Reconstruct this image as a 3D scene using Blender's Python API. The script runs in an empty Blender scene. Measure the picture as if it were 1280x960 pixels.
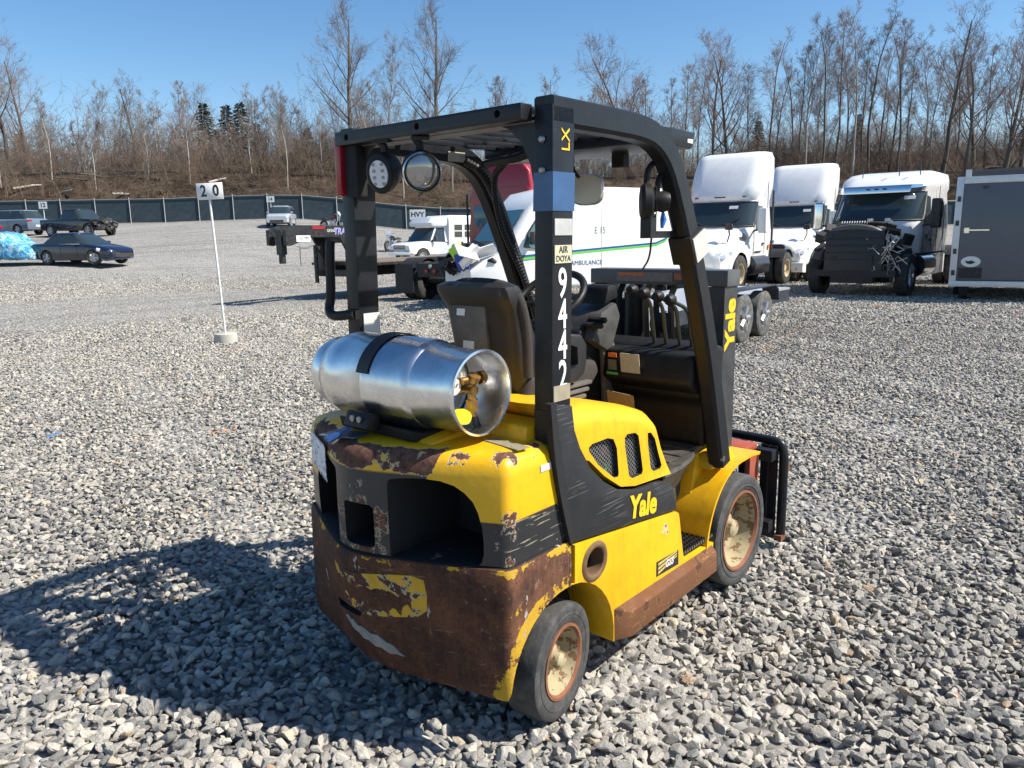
import bpy, bmesh, math, random
import numpy as np
from mathutils import Vector, Matrix, Euler
random.seed(7)
R = math.radians
SC = bpy.context.scene
COL = SC.collection

# ---------------------------------------------------------------- camera
CAM = Vector((-1.926, -1.962, 1.642)); YAW = 0.7143; PITCH = 0.1884; ROLL = -0.0162; FPX = 958.8
_fw = Vector((math.cos(YAW)*math.cos(PITCH), math.sin(YAW)*math.cos(PITCH), -math.sin(PITCH)))
_rt = Vector((math.sin(YAW), -math.cos(YAW), 0)); _up = _rt.cross(_fw)
_r2 = _rt*math.cos(ROLL) + _up*math.sin(ROLL); _u2 = -_rt*math.sin(ROLL) + _up*math.cos(ROLL)
cd = bpy.data.cameras.new('camera'); cam = bpy.data.objects.new('camera', cd); COL.objects.link(cam)
mw = Matrix((( _r2.x, _u2.x, -_fw.x, CAM.x), (_r2.y, _u2.y, -_fw.y, CAM.y), (_r2.z, _u2.z, -_fw.z, CAM.z), (0, 0, 0, 1)))
cam.matrix_world = mw
cd.sensor_width = 36; cd.lens = FPX/1280*36; cd.clip_start = 0.05; cd.clip_end = 2000
SC.camera = cam

# ---------------------------------------------------------------- sky, sun, exposure
SUN_AZ, SUN_EL = R(-59.5), R(46.8)
wd = bpy.data.worlds.new('World'); SC.world = wd; wd.use_nodes = True
nt = wd.node_tree; bg = nt.nodes['Background']
sky = nt.nodes.new('ShaderNodeTexSky'); sky.sky_type = 'NISHITA'; sky.sun_disc = False
sky.sun_elevation = SUN_EL; sky.sun_rotation = math.atan2(math.cos(SUN_AZ), math.sin(SUN_AZ))
sky.altitude = 300; sky.air_density = 1.0; sky.dust_density = 0.5; sky.ozone_density = 1.8
hs = nt.nodes.new('ShaderNodeHueSaturation'); hs.inputs['Saturation'].default_value = 1.25
nt.links.new(sky.outputs[0], hs.inputs['Color']); nt.links.new(hs.outputs[0], bg.inputs[0]); bg.inputs[1].default_value = 0.093
sd = bpy.data.lights.new('sun', 'SUN'); sd.energy = 5.0; sd.angle = R(0.53); sd.color = (1.0, 0.94, 0.84)
so = bpy.data.objects.new('sun', sd); COL.objects.link(so)
sdir = Vector((math.cos(SUN_AZ)*math.cos(SUN_EL), math.sin(SUN_AZ)*math.cos(SUN_EL), math.sin(SUN_EL)))
so.rotation_euler = sdir.to_track_quat('Z', 'Y').to_euler(); so.location = (0, 0, 30)
SC.view_settings.view_transform = 'Standard'; SC.view_settings.look = 'None'
SC.view_settings.exposure = 0.78; SC.view_settings.gamma = 1; SC.view_settings.use_curve_mapping = False
SC.render.engine = 'CYCLES'; SC.cycles.max_bounces = 6; SC.cycles.use_denoising = True
SC.cycles.transparent_max_bounces = 12

# ---------------------------------------------------------------- layout helpers
def W(u, v, z=0.0):                      # ground frame seen from where the photographer stood: u right, v ahead
    return Vector((CAM.x + math.sin(YAW)*u + math.cos(YAW)*v, CAM.y - math.cos(YAW)*u + math.sin(YAW)*v, z))
def HD(u, v):                            # heading whose direction is (u right, v ahead)
    return YAW + math.atan2(-u, v)
def softp(x, k): return k*np.log1p(np.exp(np.clip(x/k, -40, 40)))
def gz(u, v):                            # the lot rises gently towards the fence
    u = np.asarray(u, float); v = np.asarray(v, float); t = np.clip((u+20)/16, 0, 1); t = t*t*(3-2*t)
    return (0.082-.012*t)*softp(v - 27.0 - 11*t, 3.0) + 0.010*softp(-u - 2, 2.0)*np.clip((v-14)/10, 0, 1)*np.clip((u+30)/10, 0, 1)
def G(u, v): return float(gz(u, v))

# ---------------------------------------------------------------- mesh helpers
class MB:
    def __init__(s): s.v = []; s.f = []; s.m = []; s.sm = []
    def add(s, vs, fs, m=0, M=None, smooth=False):
        o = len(s.v)
        for p in vs:
            p = Vector(p); s.v.append(tuple(M @ p) if M is not None else tuple(p))
        for f in fs: s.f.append([i+o for i in f]); s.m.append(m); s.sm.append(smooth)
        return s
    def box(s, c, d, m=0, rot=None, M=None):
        x, y, z = d[0]/2, d[1]/2, d[2]/2
        vs = [Vector(q) for q in ((-x,-y,-z),(x,-y,-z),(x,y,-z),(-x,y,-z),(-x,-y,z),(x,-y,z),(x,y,z),(-x,y,z))]
        if rot is not None:
            e = Euler(rot).to_matrix(); vs = [e @ q for q in vs]
        c = Vector(c); vs = [q + c for q in vs]
        return s.add(vs, [(0,3,2,1),(4,5,6,7),(0,1,5,4),(1,2,6,5),(2,3,7,6),(3,0,4,7)], m, M)
    def bb(s, x0, x1, y0, y1, z0, z1, m=0, M=None):
        return s.box(((x0+x1)/2,(y0+y1)/2,(z0+z1)/2), (abs(x1-x0),abs(y1-y0),abs(z1-z0)), m, None, M)
    def hexa(s, p, m=0, M=None):
        return s.add(p, [(0,3,2,1),(4,5,6,7),(0,1,5,4),(1,2,6,5),(2,3,7,6),(3,0,4,7)], m, M)
    def prism(s, poly, ax, a, b, m=0, M=None):
        n = len(poly)
        def P(q, t): return {'x': (t, q[0], q[1]), 'y': (q[0], t, q[1]), 'z': (q[0], q[1], t)}[ax]
        vs = [P(q, a) for q in poly] + [P(q, b) for q in poly]
        fs = [list(range(n))[::-1], list(range(n, 2*n))] + [(i, (i+1) % n, n+(i+1) % n, n+i) for i in range(n)]
        return s.add(vs, fs, m, M)
    def cyl(s, p0, p1, r0, r1=None, n=16, m=0, caps=True, M=None, smooth=True):
        r1 = r0 if r1 is None else r1
        p0, p1 = Vector(p0), Vector(p1); d = (p1-p0).normalized()
        a = d.orthogonal().normalized(); b = d.cross(a)
        vs = []
        for p, r in ((p0, r0), (p1, r1)):
            for i in range(n):
                t = 2*math.pi*i/n; vs.append(p + a*(r*math.cos(t)) + b*(r*math.sin(t)))
        s.add(vs, [(i, (i+1) % n, n+(i+1) % n, n+i) for i in range(n)], m, M, smooth)
        if caps: s.add(vs, [list(range(n))[::-1], list(range(n, 2*n))], m, M)
        return s
    def tube(s, path, r, n=8, m=0, closed=False, caps=True, M=None):
        P = [Vector(p) for p in path]; k = len(P)
        rr = r if isinstance(r, (list, tuple)) else [r]*k
        T = []
        for i in range(k):
            a = P[(i-1) % k] if (closed or i > 0) else P[i]; b = P[(i+1) % k] if (closed or i < k-1) else P[i]
            T.append((b-a).normalized())
        nrm = T[0].orthogonal().normalized(); vs = []
        for i in range(k):
            nrm = (nrm - T[i]*nrm.dot(T[i])).normalized(); b = T[i].cross(nrm)
            for j in range(n):
                t = 2*math.pi*j/n; vs.append(P[i] + nrm*(rr[i]*math.cos(t)) + b*(rr[i]*math.sin(t)))
        fs = []
        for i in range(k if closed else k-1):
            for j in range(n):
                a0 = i*n; a1 = ((i+1) % k)*n
                fs.append((a0+j, a0+(j+1) % n, a1+(j+1) % n, a1+j))
        s.add(vs, fs, m, M, True)
        if caps and not closed: s.add(vs, [list(range(n))[::-1], list(range((k-1)*n, k*n))], m, M)
        return s
    def sweep(s, path, prof, side=(0, 1, 0), m=0, M=None, smooth=False):   # profile (a: along side axis, b: along normal) swept along a planar path
        P = [Vector(p) for p in path]; k = len(P); n = len(prof); S = Vector(side); vs = []
        for i in range(k):
            a = P[max(i-1, 0)]; b = P[min(i+1, k-1)]; t = (b-a).normalized(); nn = S.cross(t).normalized()
            for q in prof: vs.append(P[i] + S*q[0] + nn*q[1])
        fs = [(i*n+j, i*n+(j+1) % n, (i+1)*n+(j+1) % n, (i+1)*n+j) for i in range(k-1) for j in range(n)]
        s.add(vs, fs, m, M, smooth)
        return s.add(vs, [list(range(n))[::-1], list(range((k-1)*n, k*n))], m, M)
    def lathe(s, prof, o=(0, 0, 0), ax='y', n=32, m=0, M=None, smooth=True):   # prof: (radius, offset along axis)
        o = Vector(o); vs = []
        for r, h in prof:
            for i in range(n):
                t = 2*math.pi*i/n; c, q = r*math.cos(t), r*math.sin(t)
                vs.append(o + Vector({'y': (c, h, q), 'x': (h, c, q), 'z': (c, q, h)}[ax]))
        fs = [(j*n+i, j*n+(i+1) % n, (j+1)*n+(i+1) % n, (j+1)*n+i) for j in range(len(prof)-1) for i in range(n)]
        return s.add(vs, fs, m, M, smooth)
    def loft(s, rings, m=0, M=None, smooth=True, closed=True, cap=True):
        n = len(rings[0]); vs = [p for r in rings for p in r]; fs = []
        for i in range(len(rings)-1):
            for j in range(n if closed else n-1):
                fs.append((i*n+j, i*n+(j+1) % n, (i+1)*n+(j+1) % n, (i+1)*n+j))
        s.add(vs, fs, m, M, smooth)
        if cap: s.add(vs, [list(range(n))[::-1], list(range((len(rings)-1)*n, len(rings)*n))], m, M)
        return s
    def mesh(s, name, mats, bevel=0, seg=2, angle=35, weld=True, recalc=True):
        me = bpy.data.meshes.new(name)
        bm = bmesh.new(); vv = [bm.verts.new(p) for p in s.v]
        for f, mi, sm in zip(s.f, s.m, s.sm):
            try: fc = bm.faces.new([vv[i] for i in f])
            except ValueError: continue
            fc.material_index = mi; fc.smooth = sm
        if weld: bmesh.ops.remove_doubles(bm, verts=bm.verts, dist=1e-5)
        if recalc: bmesh.ops.recalc_face_normals(bm, faces=bm.faces)
        if bevel:
            es = [e for e in bm.edges if len(e.link_faces) == 2 and e.calc_face_angle(0) > R(angle)]
            bmesh.ops.bevel(bm, geom=es, offset=bevel, offset_type='OFFSET', segments=seg, profile=.6, affect='EDGES', clamp_overlap=True)
            for f in bm.faces: f.smooth = True
        bm.to_mesh(me); bm.free()
        for mt in (mats if isinstance(mats, (list, tuple)) else [mats]): me.materials.append(mt)
        me.set_sharp_from_angle(angle=R(40 if not bevel else 50))
        return me
    def obj(s, name, mats, parent=None, bevel=0, seg=2, angle=35, weld=True, recalc=True, label=None, cat=None, group=None, kind=None):
        o = bpy.data.objects.new(name, s.mesh(name, mats, bevel, seg, angle, weld, recalc)); COL.objects.link(o)
        o.parent = parent; tag(o, label, cat, group, kind); return o

def tag(o, label=None, cat=None, group=None, kind=None):
    if label: o['label'] = label
    if cat: o['category'] = cat
    if group: o['group'] = group
    if kind: o['kind'] = kind
    return o
def thing(name, label, cat, loc=(0, 0, 0), rz=0, group=None):
    o = bpy.data.objects.new(name, None); COL.objects.link(o); o.location = loc; o.rotation_euler = (0, 0, rz)
    o.empty_display_size = .2
    return tag(o, label, cat, group)
def copy_tree(o, parent=None):
    c = o.copy(); COL.objects.link(c); c.parent = parent
    for ch in list(o.children): copy_tree(ch, c)
    return c
def boolean(o, cutters, op='DIFFERENCE', solver='EXACT'):
    for c in cutters:
        md = o.modifiers.new('b', 'BOOLEAN'); md.operation = op; md.object = c; md.solver = solver
    bpy.context.view_layer.update()
    dg = bpy.context.evaluated_depsgraph_get(); me = bpy.data.meshes.new_from_object(o.evaluated_get(dg))
    old = o.data; o.modifiers.clear(); o.data = me; me.name = o.name; bpy.data.meshes.remove(old)
    me.set_sharp_from_angle(angle=R(40))
    for c in cutters: bpy.data.objects.remove(c, do_unlink=True)
    return o
def cutter(mb, mats=None):
    o = bpy.data.objects.new('cut', mb.mesh('cut', mats or [])); COL.objects.link(o); return o
def text(name, s, size, mt, parent, M, bold=0.0, ext=0.0008, shear=0, sx=1.0, spacing=1.0):
    cu = bpy.data.curves.new('t', 'FONT'); cu.body = s; cu.size = size; cu.align_x = 'CENTER'; cu.align_y = 'CENTER'
    cu.offset = bold; cu.extrude = ext; cu.shear = shear; cu.resolution_u = 3; cu.space_character = spacing
    t = bpy.data.objects.new('t', cu); COL.objects.link(t); bpy.context.view_layer.update()
    me = bpy.data.meshes.new_from_object(t.evaluated_get(bpy.context.evaluated_depsgraph_get()))
    bpy.data.objects.remove(t, do_unlink=True); bpy.data.curves.remove(cu)
    me.transform(Matrix(M) @ Matrix.Diagonal((sx, 1, 1, 1))); me.materials.clear(); me.materials.append(mt); me.name = name
    o = bpy.data.objects.new(name, me); COL.objects.link(o); o.parent = parent; return o
def frame(o, x, y):                       # matrix with text x axis and y axis in space
    x = Vector(x).normalized(); y = Vector(y); y = (y - x*y.dot(x)).normalized(); z = x.cross(y)
    return Matrix(((x.x, y.x, z.x, o[0]), (x.y, y.y, z.y, o[1]), (x.z, y.z, z.z, o[2]), (0, 0, 0, 1)))
def arc(cx, cz, r, a0, a1, n):
    return [(cx + r*math.cos(R(a0+(a1-a0)*i/n)), cz + r*math.sin(R(a0+(a1-a0)*i/n))) for i in range(n+1)]
def smoothpath(pts, it=2):
    P = [Vector(p) for p in pts]
    for _ in range(it):
        Q = [P[0]]
        for a, b in zip(P[:-1], P[1:]): Q += [a.lerp(b, .25), a.lerp(b, .75)]
        P = Q + [P[-1]]
    return P

# ---------------------------------------------------------------- materials
class N:
    def __init__(s, name):
        s.mat = bpy.data.materials.new(name); s.mat.use_nodes = True; s.t = s.mat.node_tree
        s.b = s.t.nodes['Principled BSDF']; s.tc = None
    def n(s, typ, **kw):
        x = s.t.nodes.new('ShaderNode'+typ)
        for k, v in kw.items():
            if k.startswith('i_'):
                key = k[2:]; key = int(key) if key.isdigit() else key.replace('_', ' ')
                s.set(x, key, v)
            else: setattr(x, k, v)
        return x
    def set(s, x, key, v):
        if isinstance(v, bpy.types.NodeSocket): s.t.links.new(v, x.inputs[key])
        elif isinstance(v, bpy.types.Node): s.t.links.new(v.outputs[0], x.inputs[key])
        elif isinstance(v, (tuple, list)) and len(v) == 3 and len(getattr(x.inputs[key], 'default_value', ())) == 4: x.inputs[key].default_value = (*v, 1)
        else: x.inputs[key].default_value = v
    def co(s):
        if s.tc is None: s.tc = s.n('TexCoord')
        return s.tc.outputs['Object']
    def map(s, sc=(1, 1, 1), loc=(0, 0, 0)): return s.n('Mapping', i_Vector=s.co(), i_Scale=sc, i_Location=loc).outputs[0]
    def noise(s, scale, detail=3, vec=None, rough=.55): return s.n('TexNoise', i_Vector=vec or s.co(), i_Scale=scale, i_Detail=detail, i_Roughness=rough).outputs[0]
    def ramp(s, f, stops, interp='LINEAR'):
        x = s.n('ValToRGB', i_0=f); cr = x.color_ramp; cr.interpolation = interp
        while len(cr.elements) < len(stops): cr.elements.new(.5)
        for e, (p, c) in zip(cr.elements, stops):
            e.position = p; e.color = (*c, 1) if isinstance(c, tuple) else (c, c, c, 1)
        return x.outputs[0]
    def mix(s, f, a, b, bt='MIX'):
        x = s.n('Mix', data_type='RGBA', blend_type=bt)
        s.set(x, 0, f); s.set(x, 6, a); s.set(x, 7, b); return x.outputs[2]
    def math(s, op, a, b=0.0, c=None, clamp=False):
        x = s.n('Math', operation=op, use_clamp=clamp); s.set(x, 0, a); s.set(x, 1, b)
        if c is not None: s.set(x, 2, c)
        return x.outputs[0]
    def step(s, f, e, w=.01): return s.n('MapRange', i_0=f, i_1=e-w, i_2=e+w).outputs[0]
    def xyz(s): return s.n('SeparateXYZ', i_0=s.co()).outputs
    def bump(s, h, st=.3, d=.01): s.set(s.b, 'Normal', s.n('Bump', i_Height=h, i_Strength=st, i_Distance=d).outputs[0])
    def out(s, **kw):
        for k, v in kw.items(): s.set(s.b, k.replace('_', ' '), v)
        return s.mat
_MC = {}
def mat(name, c, rough=.5, metal=0.0, var=.12, scale=6, bump=0.0, bscale=60, dirt=0.0, dirtc=(.22, .2, .17), coat=0.0, spec=.5):
    if name in _MC: return _MC[name]
    k = N(name); nz = k.noise(scale, 4)
    a = tuple(min(1, x*(1-var)) for x in c); b = tuple(min(1, x*(1+var)) for x in c)
    col = k.mix(nz, a, b)
    if dirt: col = k.mix(k.math('MULTIPLY', k.ramp(k.noise(scale*1.7+1, 6, rough=.7), [(.4, 0.0), (.75, 1.0)]), dirt), col, dirtc)
    k.out(Base_Color=col, Metallic=metal, Roughness=k.n('MapRange', i_0=k.noise(scale*3, 3), i_3=max(.02, rough-.1), i_4=min(1, rough+.12)).outputs[0], Coat_Weight=coat, Coat_Roughness=.08, Specular_IOR_Level=spec)
    if bump: k.bump(k.noise(bscale, 3), bump, .004)
    _MC[name] = k.mat; return k.mat
def worn(name, paint, rust=(.09, .035, .02), amt=.2, scale=9, prim=(.5, .45, .36), rough=.38, scratch=.0, mask=None, var=.08, scr=(.45, .45, .44), st=(2, 2, 22)):
    k = N(name)
    col = k.mix(k.noise(3, 4), tuple(x*(1-var) for x in paint), tuple(min(1, x*(1+var)) for x in paint))
    grime = k.math('ADD', k.ramp(k.noise(14, 8, rough=.75), [(.45, 0.0), (.9, .5)]), k.ramp(k.noise(4, 7, vec=k.map((7, 7, 1.1)), rough=.75), [(.47, 0.0), (.8, .5)]))
    col = k.mix(grime, col, tuple(x*.45+.01 for x in paint))
    nz = k.noise(scale, 5, rough=.62)
    if mask is not None: nz = k.math('ADD', nz, mask(k))
    e = 1-amt
    m1 = k.step(nz, e, .006); m0 = k.step(nz, e-.018, .006)
    rc = k.mix(k.noise(40, 5), tuple(x*.6 for x in rust), tuple(x*1.5 for x in rust))
    col = k.mix(m0, col, prim); col = k.mix(m1, col, rc)
    if scratch:
        v = k.n('Mapping', i_Vector=k.co(), i_Scale=st, i_Rotation=(.2, .35, .1)).outputs[0]
        s1 = k.step(k.noise(6, 3, vec=v, rough=.5), 1-scratch, .01)
        s1 = k.math('MULTIPLY', s1, k.step(k.noise(4, 3), .53, .06))
        col = k.mix(s1, col, scr)
    k.out(Base_Color=col, Roughness=k.mix(m1, k.ramp(k.noise(9, 7, rough=.7), [(.3, max(.05, rough-.1)), (.75, rough+.25)]), (.85,)*3), Specular_IOR_Level=.4)
    k.bump(k.math('ADD', k.math('MULTIPLY', m0, -.6), k.math('ADD', k.math('MULTIPLY', k.noise(70, 3), .25), k.math('MULTIPLY', k.noise(6, 3), .9))), .5, .003)
    return k.mat
def glass(name, c=(.02, .03, .035), rough=.04):
    if name in _MC: return _MC[name]
    k = N(name); k.out(Base_Color=k.mix(k.noise(1.5, 3), c, tuple(x*1.6 for x in c)), Roughness=rough, Specular_IOR_Level=.5, Coat_Weight=.15, Coat_Roughness=.03)
    _MC[name] = k.mat; return k.mat
# ================================================================ SETTING
def uv2w(u, v, z): return np.stack([CAM.x + math.sin(YAW)*u + math.cos(YAW)*v, CAM.y - math.cos(YAW)*u + math.sin(YAW)*v, z], -1)
def grid(name, us, vs, zf, mt, kind='structure', label=None):
    U, V = np.meshgrid(us, vs); Z = zf(U, V); P = uv2w(U, V, Z).reshape(-1, 3); nu, nv = len(us), len(vs)
    i = np.arange(nu*nv).reshape(nv, nu)
    F = np.stack([i[:-1, :-1], i[:-1, 1:], i[1:, 1:], i[1:, :-1]], -1).reshape(-1, 4)
    me = bpy.data.meshes.new(name); me.from_pydata(P.tolist(), [], F.tolist()); me.materials.append(mt)
    for p in me.polygons: p.use_smooth = True
    o = bpy.data.objects.new(name, me); COL.objects.link(o); return tag(o, label, kind=kind)
# ground material: crushed stone, finer texture takes over where the built stones end
def ground_mat():
    k = N('gravel_ground'); co = k.co()
    v1 = k.n('TexVoronoi', i_Vector=co, i_Scale=17.0, feature='F1'); v2 = k.n('TexVoronoi', i_Vector=co, i_Scale=9.0, feature='F1')
    stone = k.ramp(v1.outputs['Color'], [(0, (.19, .187, .185)), (.45, (.33, .32, .305)), (.8, (.46, .44, .405)), (1, (.52, .46, .38))])
    crev_shade = k.ramp(v1.outputs['Distance'], [(.25, 1.15), (.75, .5)])  # shade between the stones put into the colour
    col = k.mix(1.0, stone, crev_shade, 'MULTIPLY')
    big = k.noise(.22, 5, vec=k.map((1, 1, 1)), rough=.6)
    g2 = k.noise(2.6, 8, rough=.8); col = k.mix(1.0, col, k.ramp(g2, [(.3, (.55, .55, .56)), (.7, (1.25, 1.25, 1.22))]), 'MULTIPLY')
    col = k.mix(k.ramp(big, [(.35, 0.0), (.75, .5)]), col, (.38, .365, .34))
    w = k.n('Mapping', i_Vector=co, i_Rotation=(0, 0, -YAW-.25), i_Scale=(.05, .9, 1)).outputs[0]
    tr = k.ramp(k.noise(1.2, 3, vec=w), [(.52, 0.0), (.66, .55)])
    col = k.mix(tr, col, (.15, .15, .16))
    k.out(Base_Color=col, Roughness=.92, Specular_IOR_Level=.25)
    k.bump(k.math('ADD', k.math('MULTIPLY', v1.outputs['Distance'], -1.0), k.math('MULTIPLY', v2.outputs['Distance'], -.6)), .9, .05)
    return k.mat
GM = ground_mat()
us = np.concatenate([np.linspace(-400, -75, 8), np.linspace(-70, 70, 71), np.linspace(75, 400, 8)])
vs = np.concatenate([[-200, -60, -20, -8], np.linspace(-4, 74, 79)])
grid('gravel_lot', us, vs, lambda U, V: gz(U, V) - .012, GM, label='grey crushed stone lot rising gently to the fence')
# embankment and wood floor behind the fence
def bank_z(U, V):
    base = gz(U, np.full_like(V, 71.0)); t = np.clip((V-71)/13, 0, 1); s = t*t*(3-2*t)
    rough = .25*np.sin(U*.9+V*1.3)*np.sin(U*.37-V*.8)*(t > .02)
    hill = np.clip((U-8)/40, 0, 1)*np.clip((V-84)/60, 0, 1)*9
    return base - .05 + 5.2*s + rough + hill
def bank_mat():
    k = N('leaf_litter'); n1 = k.noise(1.3, 8, rough=.7); n2 = k.noise(9, 6, rough=.7)
    col = k.ramp(n1, [(.3, (.03, .022, .017)), (.5, (.085, .06, .043)), (.72, (.15, .11, .075))])
    col = k.mix(k.ramp(n2, [(.5, 0.0), (.8, .5)]), col, (.19, .14, .095))
    k.out(Base_Color=col, Roughness=.95, Specular_IOR_Level=.1); k.bump(n2, 1.0, .3); return k.mat
BKM = bank_mat()
grid('embankment', np.linspace(-150, 150, 151), np.concatenate([np.linspace(70.6, 86, 24), [90, 96, 105, 120, 150, 220, 400]]), bank_z, BKM, label='brown leaf covered embankment behind the fence')
def BZ(u, v): return float(bank_z(np.array([float(u)]), np.array([float(v)]))[0])

# ---------------------------------------------------------------- loose crushed stone
def stone_mesh(i, rnd):
    bm = bmesh.new(); n = 13
    sx, sy, sz = 1.0, rnd.uniform(.62, .95), rnd.uniform(.42, .72)
    for _ in range(n):
        p = Vector((rnd.gauss(0, 1), rnd.gauss(0, 1), rnd.gauss(0, 1))).normalized()*rnd.uniform(.86, 1.12)
        bm.verts.new((p.x*sx*.5, p.y*sy*.5, p.z*sz*.5))
    r = bmesh.ops.convex_hull(bm, input=bm.verts)
    bmesh.ops.delete(bm, geom=[v for v in bm.verts if not v.link_faces], context='VERTS')
    bmesh.ops.bevel(bm, geom=list(bm.edges), offset=.035, segments=1, affect='EDGES', clamp_overlap=True)
    me = bpy.data.meshes.new('stone'); bm.to_mesh(me); bm.free(); me.materials.append(STONE); return me
def stone_mat():
    k = N('crushed_stone')
    at = k.n('Attribute', attribute_name='tint', attribute_type='INSTANCER').outputs['Fac']
    col = k.ramp(at, [(0, (.105, .105, .108)), (.2, (.215, .212, .207)), (.5, (.395, .37, .33)), (.75, (.53, .495, .43)), (.9, (.60, .552, .46)), (.95, (.48, .40, .29)), (.98, (.40, .27, .18)), (1, (.75, .30, .13))])
    n = k.noise(3.5, 6, rough=.7)
    col = k.mix(k.ramp(n, [(.35, 0.0), (.75, .75)]), col, k.mix(1.0, col, (1.5, 1.48, 1.42), 'MULTIPLY'))
    col = k.mix(k.ramp(k.noise(9, 4), [(.55, 0.0), (.8, .5)]), col, (.12, .12, .125))
    k.out(Base_Color=col, Roughness=.9, Specular_IOR_Level=.25); k.bump(k.noise(7, 6, rough=.7), .55, .12); return k.mat
STONE = stone_mat()
rnd = random.Random(3)
stone_col = bpy.data.collections.new('stone_shapes')
for i in range(14):
    o = bpy.data.objects.new('stone', stone_mesh(i, rnd)); stone_col.objects.link(o)
rg = np.random.default_rng(11)
def scatter(r0, r1, cell, half, smin, smax):
    n = int(r1*2/cell); a = (np.arange(n)+.5)*cell - r1
    X, Y = np.meshgrid(a, a); X = X.ravel(); Y = Y.ravel()
    r = np.hypot(X, Y); th = np.abs(np.arctan2(X, Y+1.2))
    k = (r >= r0) & (r < r1) & (th < half) & (Y > -.6)
    X = X[k] + rg.uniform(-.6, .6, k.sum())*cell; Y = Y[k] + rg.uniform(-.6, .6, k.sum())*cell
    if r1 > 29:
        q = rg.random(len(X)) < np.clip((r1-np.hypot(X, Y))/14, 0, 1); X = X[q]; Y = Y[q]
    m = len(X); s = smin + (smax-smin)*rg.beta(1.6, 3.2, m)
    s *= 1 + .55*np.clip((4.2-np.hypot(X, Y))/2.6, 0, 1)*rg.random(m)
    return X, Y, s
parts = [scatter(.9, 7.5, .030, R(50), .022, .080), scatter(7.5, 15, .038, R(46), .028, .076), scatter(15, 36, .060, R(43), .042, .095)]
U = np.concatenate([p[0] for p in parts]); V = np.concatenate([p[1] for p in parts]); S = np.concatenate([p[2] for p in parts])
m = len(U)
def lane(u, v):                            # packed track where vehicles drive
    d = np.abs((v - 21.5) - .85*(u + 7.5))/1.31 + .5*np.sin(u*.7); w = np.clip((5.2 - d)/2.2, 0, 1)
    return w*np.clip((-u + 1)/4, 0, 1)
LN = lane(U, V); keep = rg.random(m) > .62*LN; U, V, S, LN = U[keep], V[keep], S[keep], LN[keep]; m = len(U); S *= 1 - .5*LN
def und(U, V): return .010*np.sin(U*2.1+1)*np.sin(V*1.7) + .007*np.sin(U*5.3+V*3.1)
Z = gz(U, V) + und(U, V)*np.clip(V/2, 0, 1) + S*.16 + rg.uniform(-.01, .012, m) - .010
P = uv2w(U, V, Z)
rot = np.stack([rg.normal(0, .45, m), rg.normal(0, .45, m), rg.uniform(0, 6.283, m)], -1)
patch = .5 + .5*np.sin(U*.35+.7*np.sin(V*.31))*np.sin(V*.27+1.1)
tint = np.clip(rg.beta(2.2, 2.0, m)*.86 + (patch-.5)*.12, 0, .91)
tint = np.clip(tint + LN*.14, 0, .90)
odd = rg.random(m) < .03; tint[odd] = rg.uniform(.92, .98, odd.sum())
tint = np.where(odd, tint, np.clip(tint - .16*np.clip(np.sin(U*.8-V*.55+1.3*np.sin(V*.4))-.35, 0, 1)*(U > 1.0), 0, .91))
def spray(u0, v0, u1, v1, w, p):          # survey paint sprayed on the stones
    d = np.array([u1-u0, v1-v0]); L2 = (d*d).sum(); t = np.clip(((U-u0)*d[0]+(V-v0)*d[1])/L2, 0, 1)
    h = np.hypot(U-u0-t*d[0], V-v0-t*d[1]) < w; h &= rg.random(m) < p; tint[h] = 1.0
spray(3.55, 10.6, 4.9, 13.2, .05, .1); spray(3.6, 10.9, 3.8, 11.2, .09, .25); spray(8.1, 17.1, 8.5, 17.3, .14, .35); spray(9.9, 15.2, 10.2, 15.3, .1, .25)
spray(-4.35, 11.75, -4.1, 11.7, .1, .3); spray(-2.65, 6.6, -2.5, 6.65, .05, .3)
me = bpy.data.meshes.new('loose_gravel'); me.vertices.add(m); me.vertices.foreach_set('co', P.astype(np.float32).ravel())
for nm, typ, dat in (('rot', 'FLOAT_VECTOR', rot), ('scl', 'FLOAT', S), ('tint', 'FLOAT', tint)):
    at = me.attributes.new(nm, typ, 'POINT'); at.data.foreach_set('vector' if typ == 'FLOAT_VECTOR' else 'value', dat.astype(np.float32).ravel())
at = me.attributes.new('idx', 'INT', 'POINT'); at.data.foreach_set('value', rg.integers(0, 14, m).astype(np.int32))
gravel = bpy.data.objects.new('loose_gravel', me); COL.objects.link(gravel)
tag(gravel, 'loose grey crushed stones covering the lot', kind='stuff'); gravel['category'] = 'gravel'
ng = bpy.data.node_groups.new('scatter_stones', 'GeometryNodeTree')
ng.interface.new_socket('Geometry', in_out='INPUT', socket_type='NodeSocketGeometry'); ng.interface.new_socket('Geometry', in_out='OUTPUT', socket_type='NodeSocketGeometry')
gi = ng.nodes.new('NodeGroupInput'); go = ng.nodes.new('NodeGroupOutput')
ci = ng.nodes.new('GeometryNodeCollectionInfo'); ci.inputs['Collection'].default_value = stone_col; ci.inputs['Separate Children'].default_value = True
def na(nm, typ):
    x = ng.nodes.new('GeometryNodeInputNamedAttribute'); x.data_type = typ; x.inputs['Name'].default_value = nm; return x.outputs[0]
ip = ng.nodes.new('GeometryNodeInstanceOnPoints'); ip.inputs['Pick Instance'].default_value = True
L = ng.links.new
L(gi.outputs[0], ip.inputs['Points']); L(ci.outputs[0], ip.inputs['Instance']); L(na('idx', 'INT'), ip.inputs['Instance Index'])
er = ng.nodes.new('FunctionNodeEulerToRotation'); L(na('rot', 'FLOAT_VECTOR'), er.inputs[0]); L(er.outputs[0], ip.inputs['Rotation']); L(na('scl', 'FLOAT'), ip.inputs['Scale'])
L(ip.outputs[0], go.inputs[0])
gravel.modifiers.new('stones', 'NODES').node_group = ng

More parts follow.
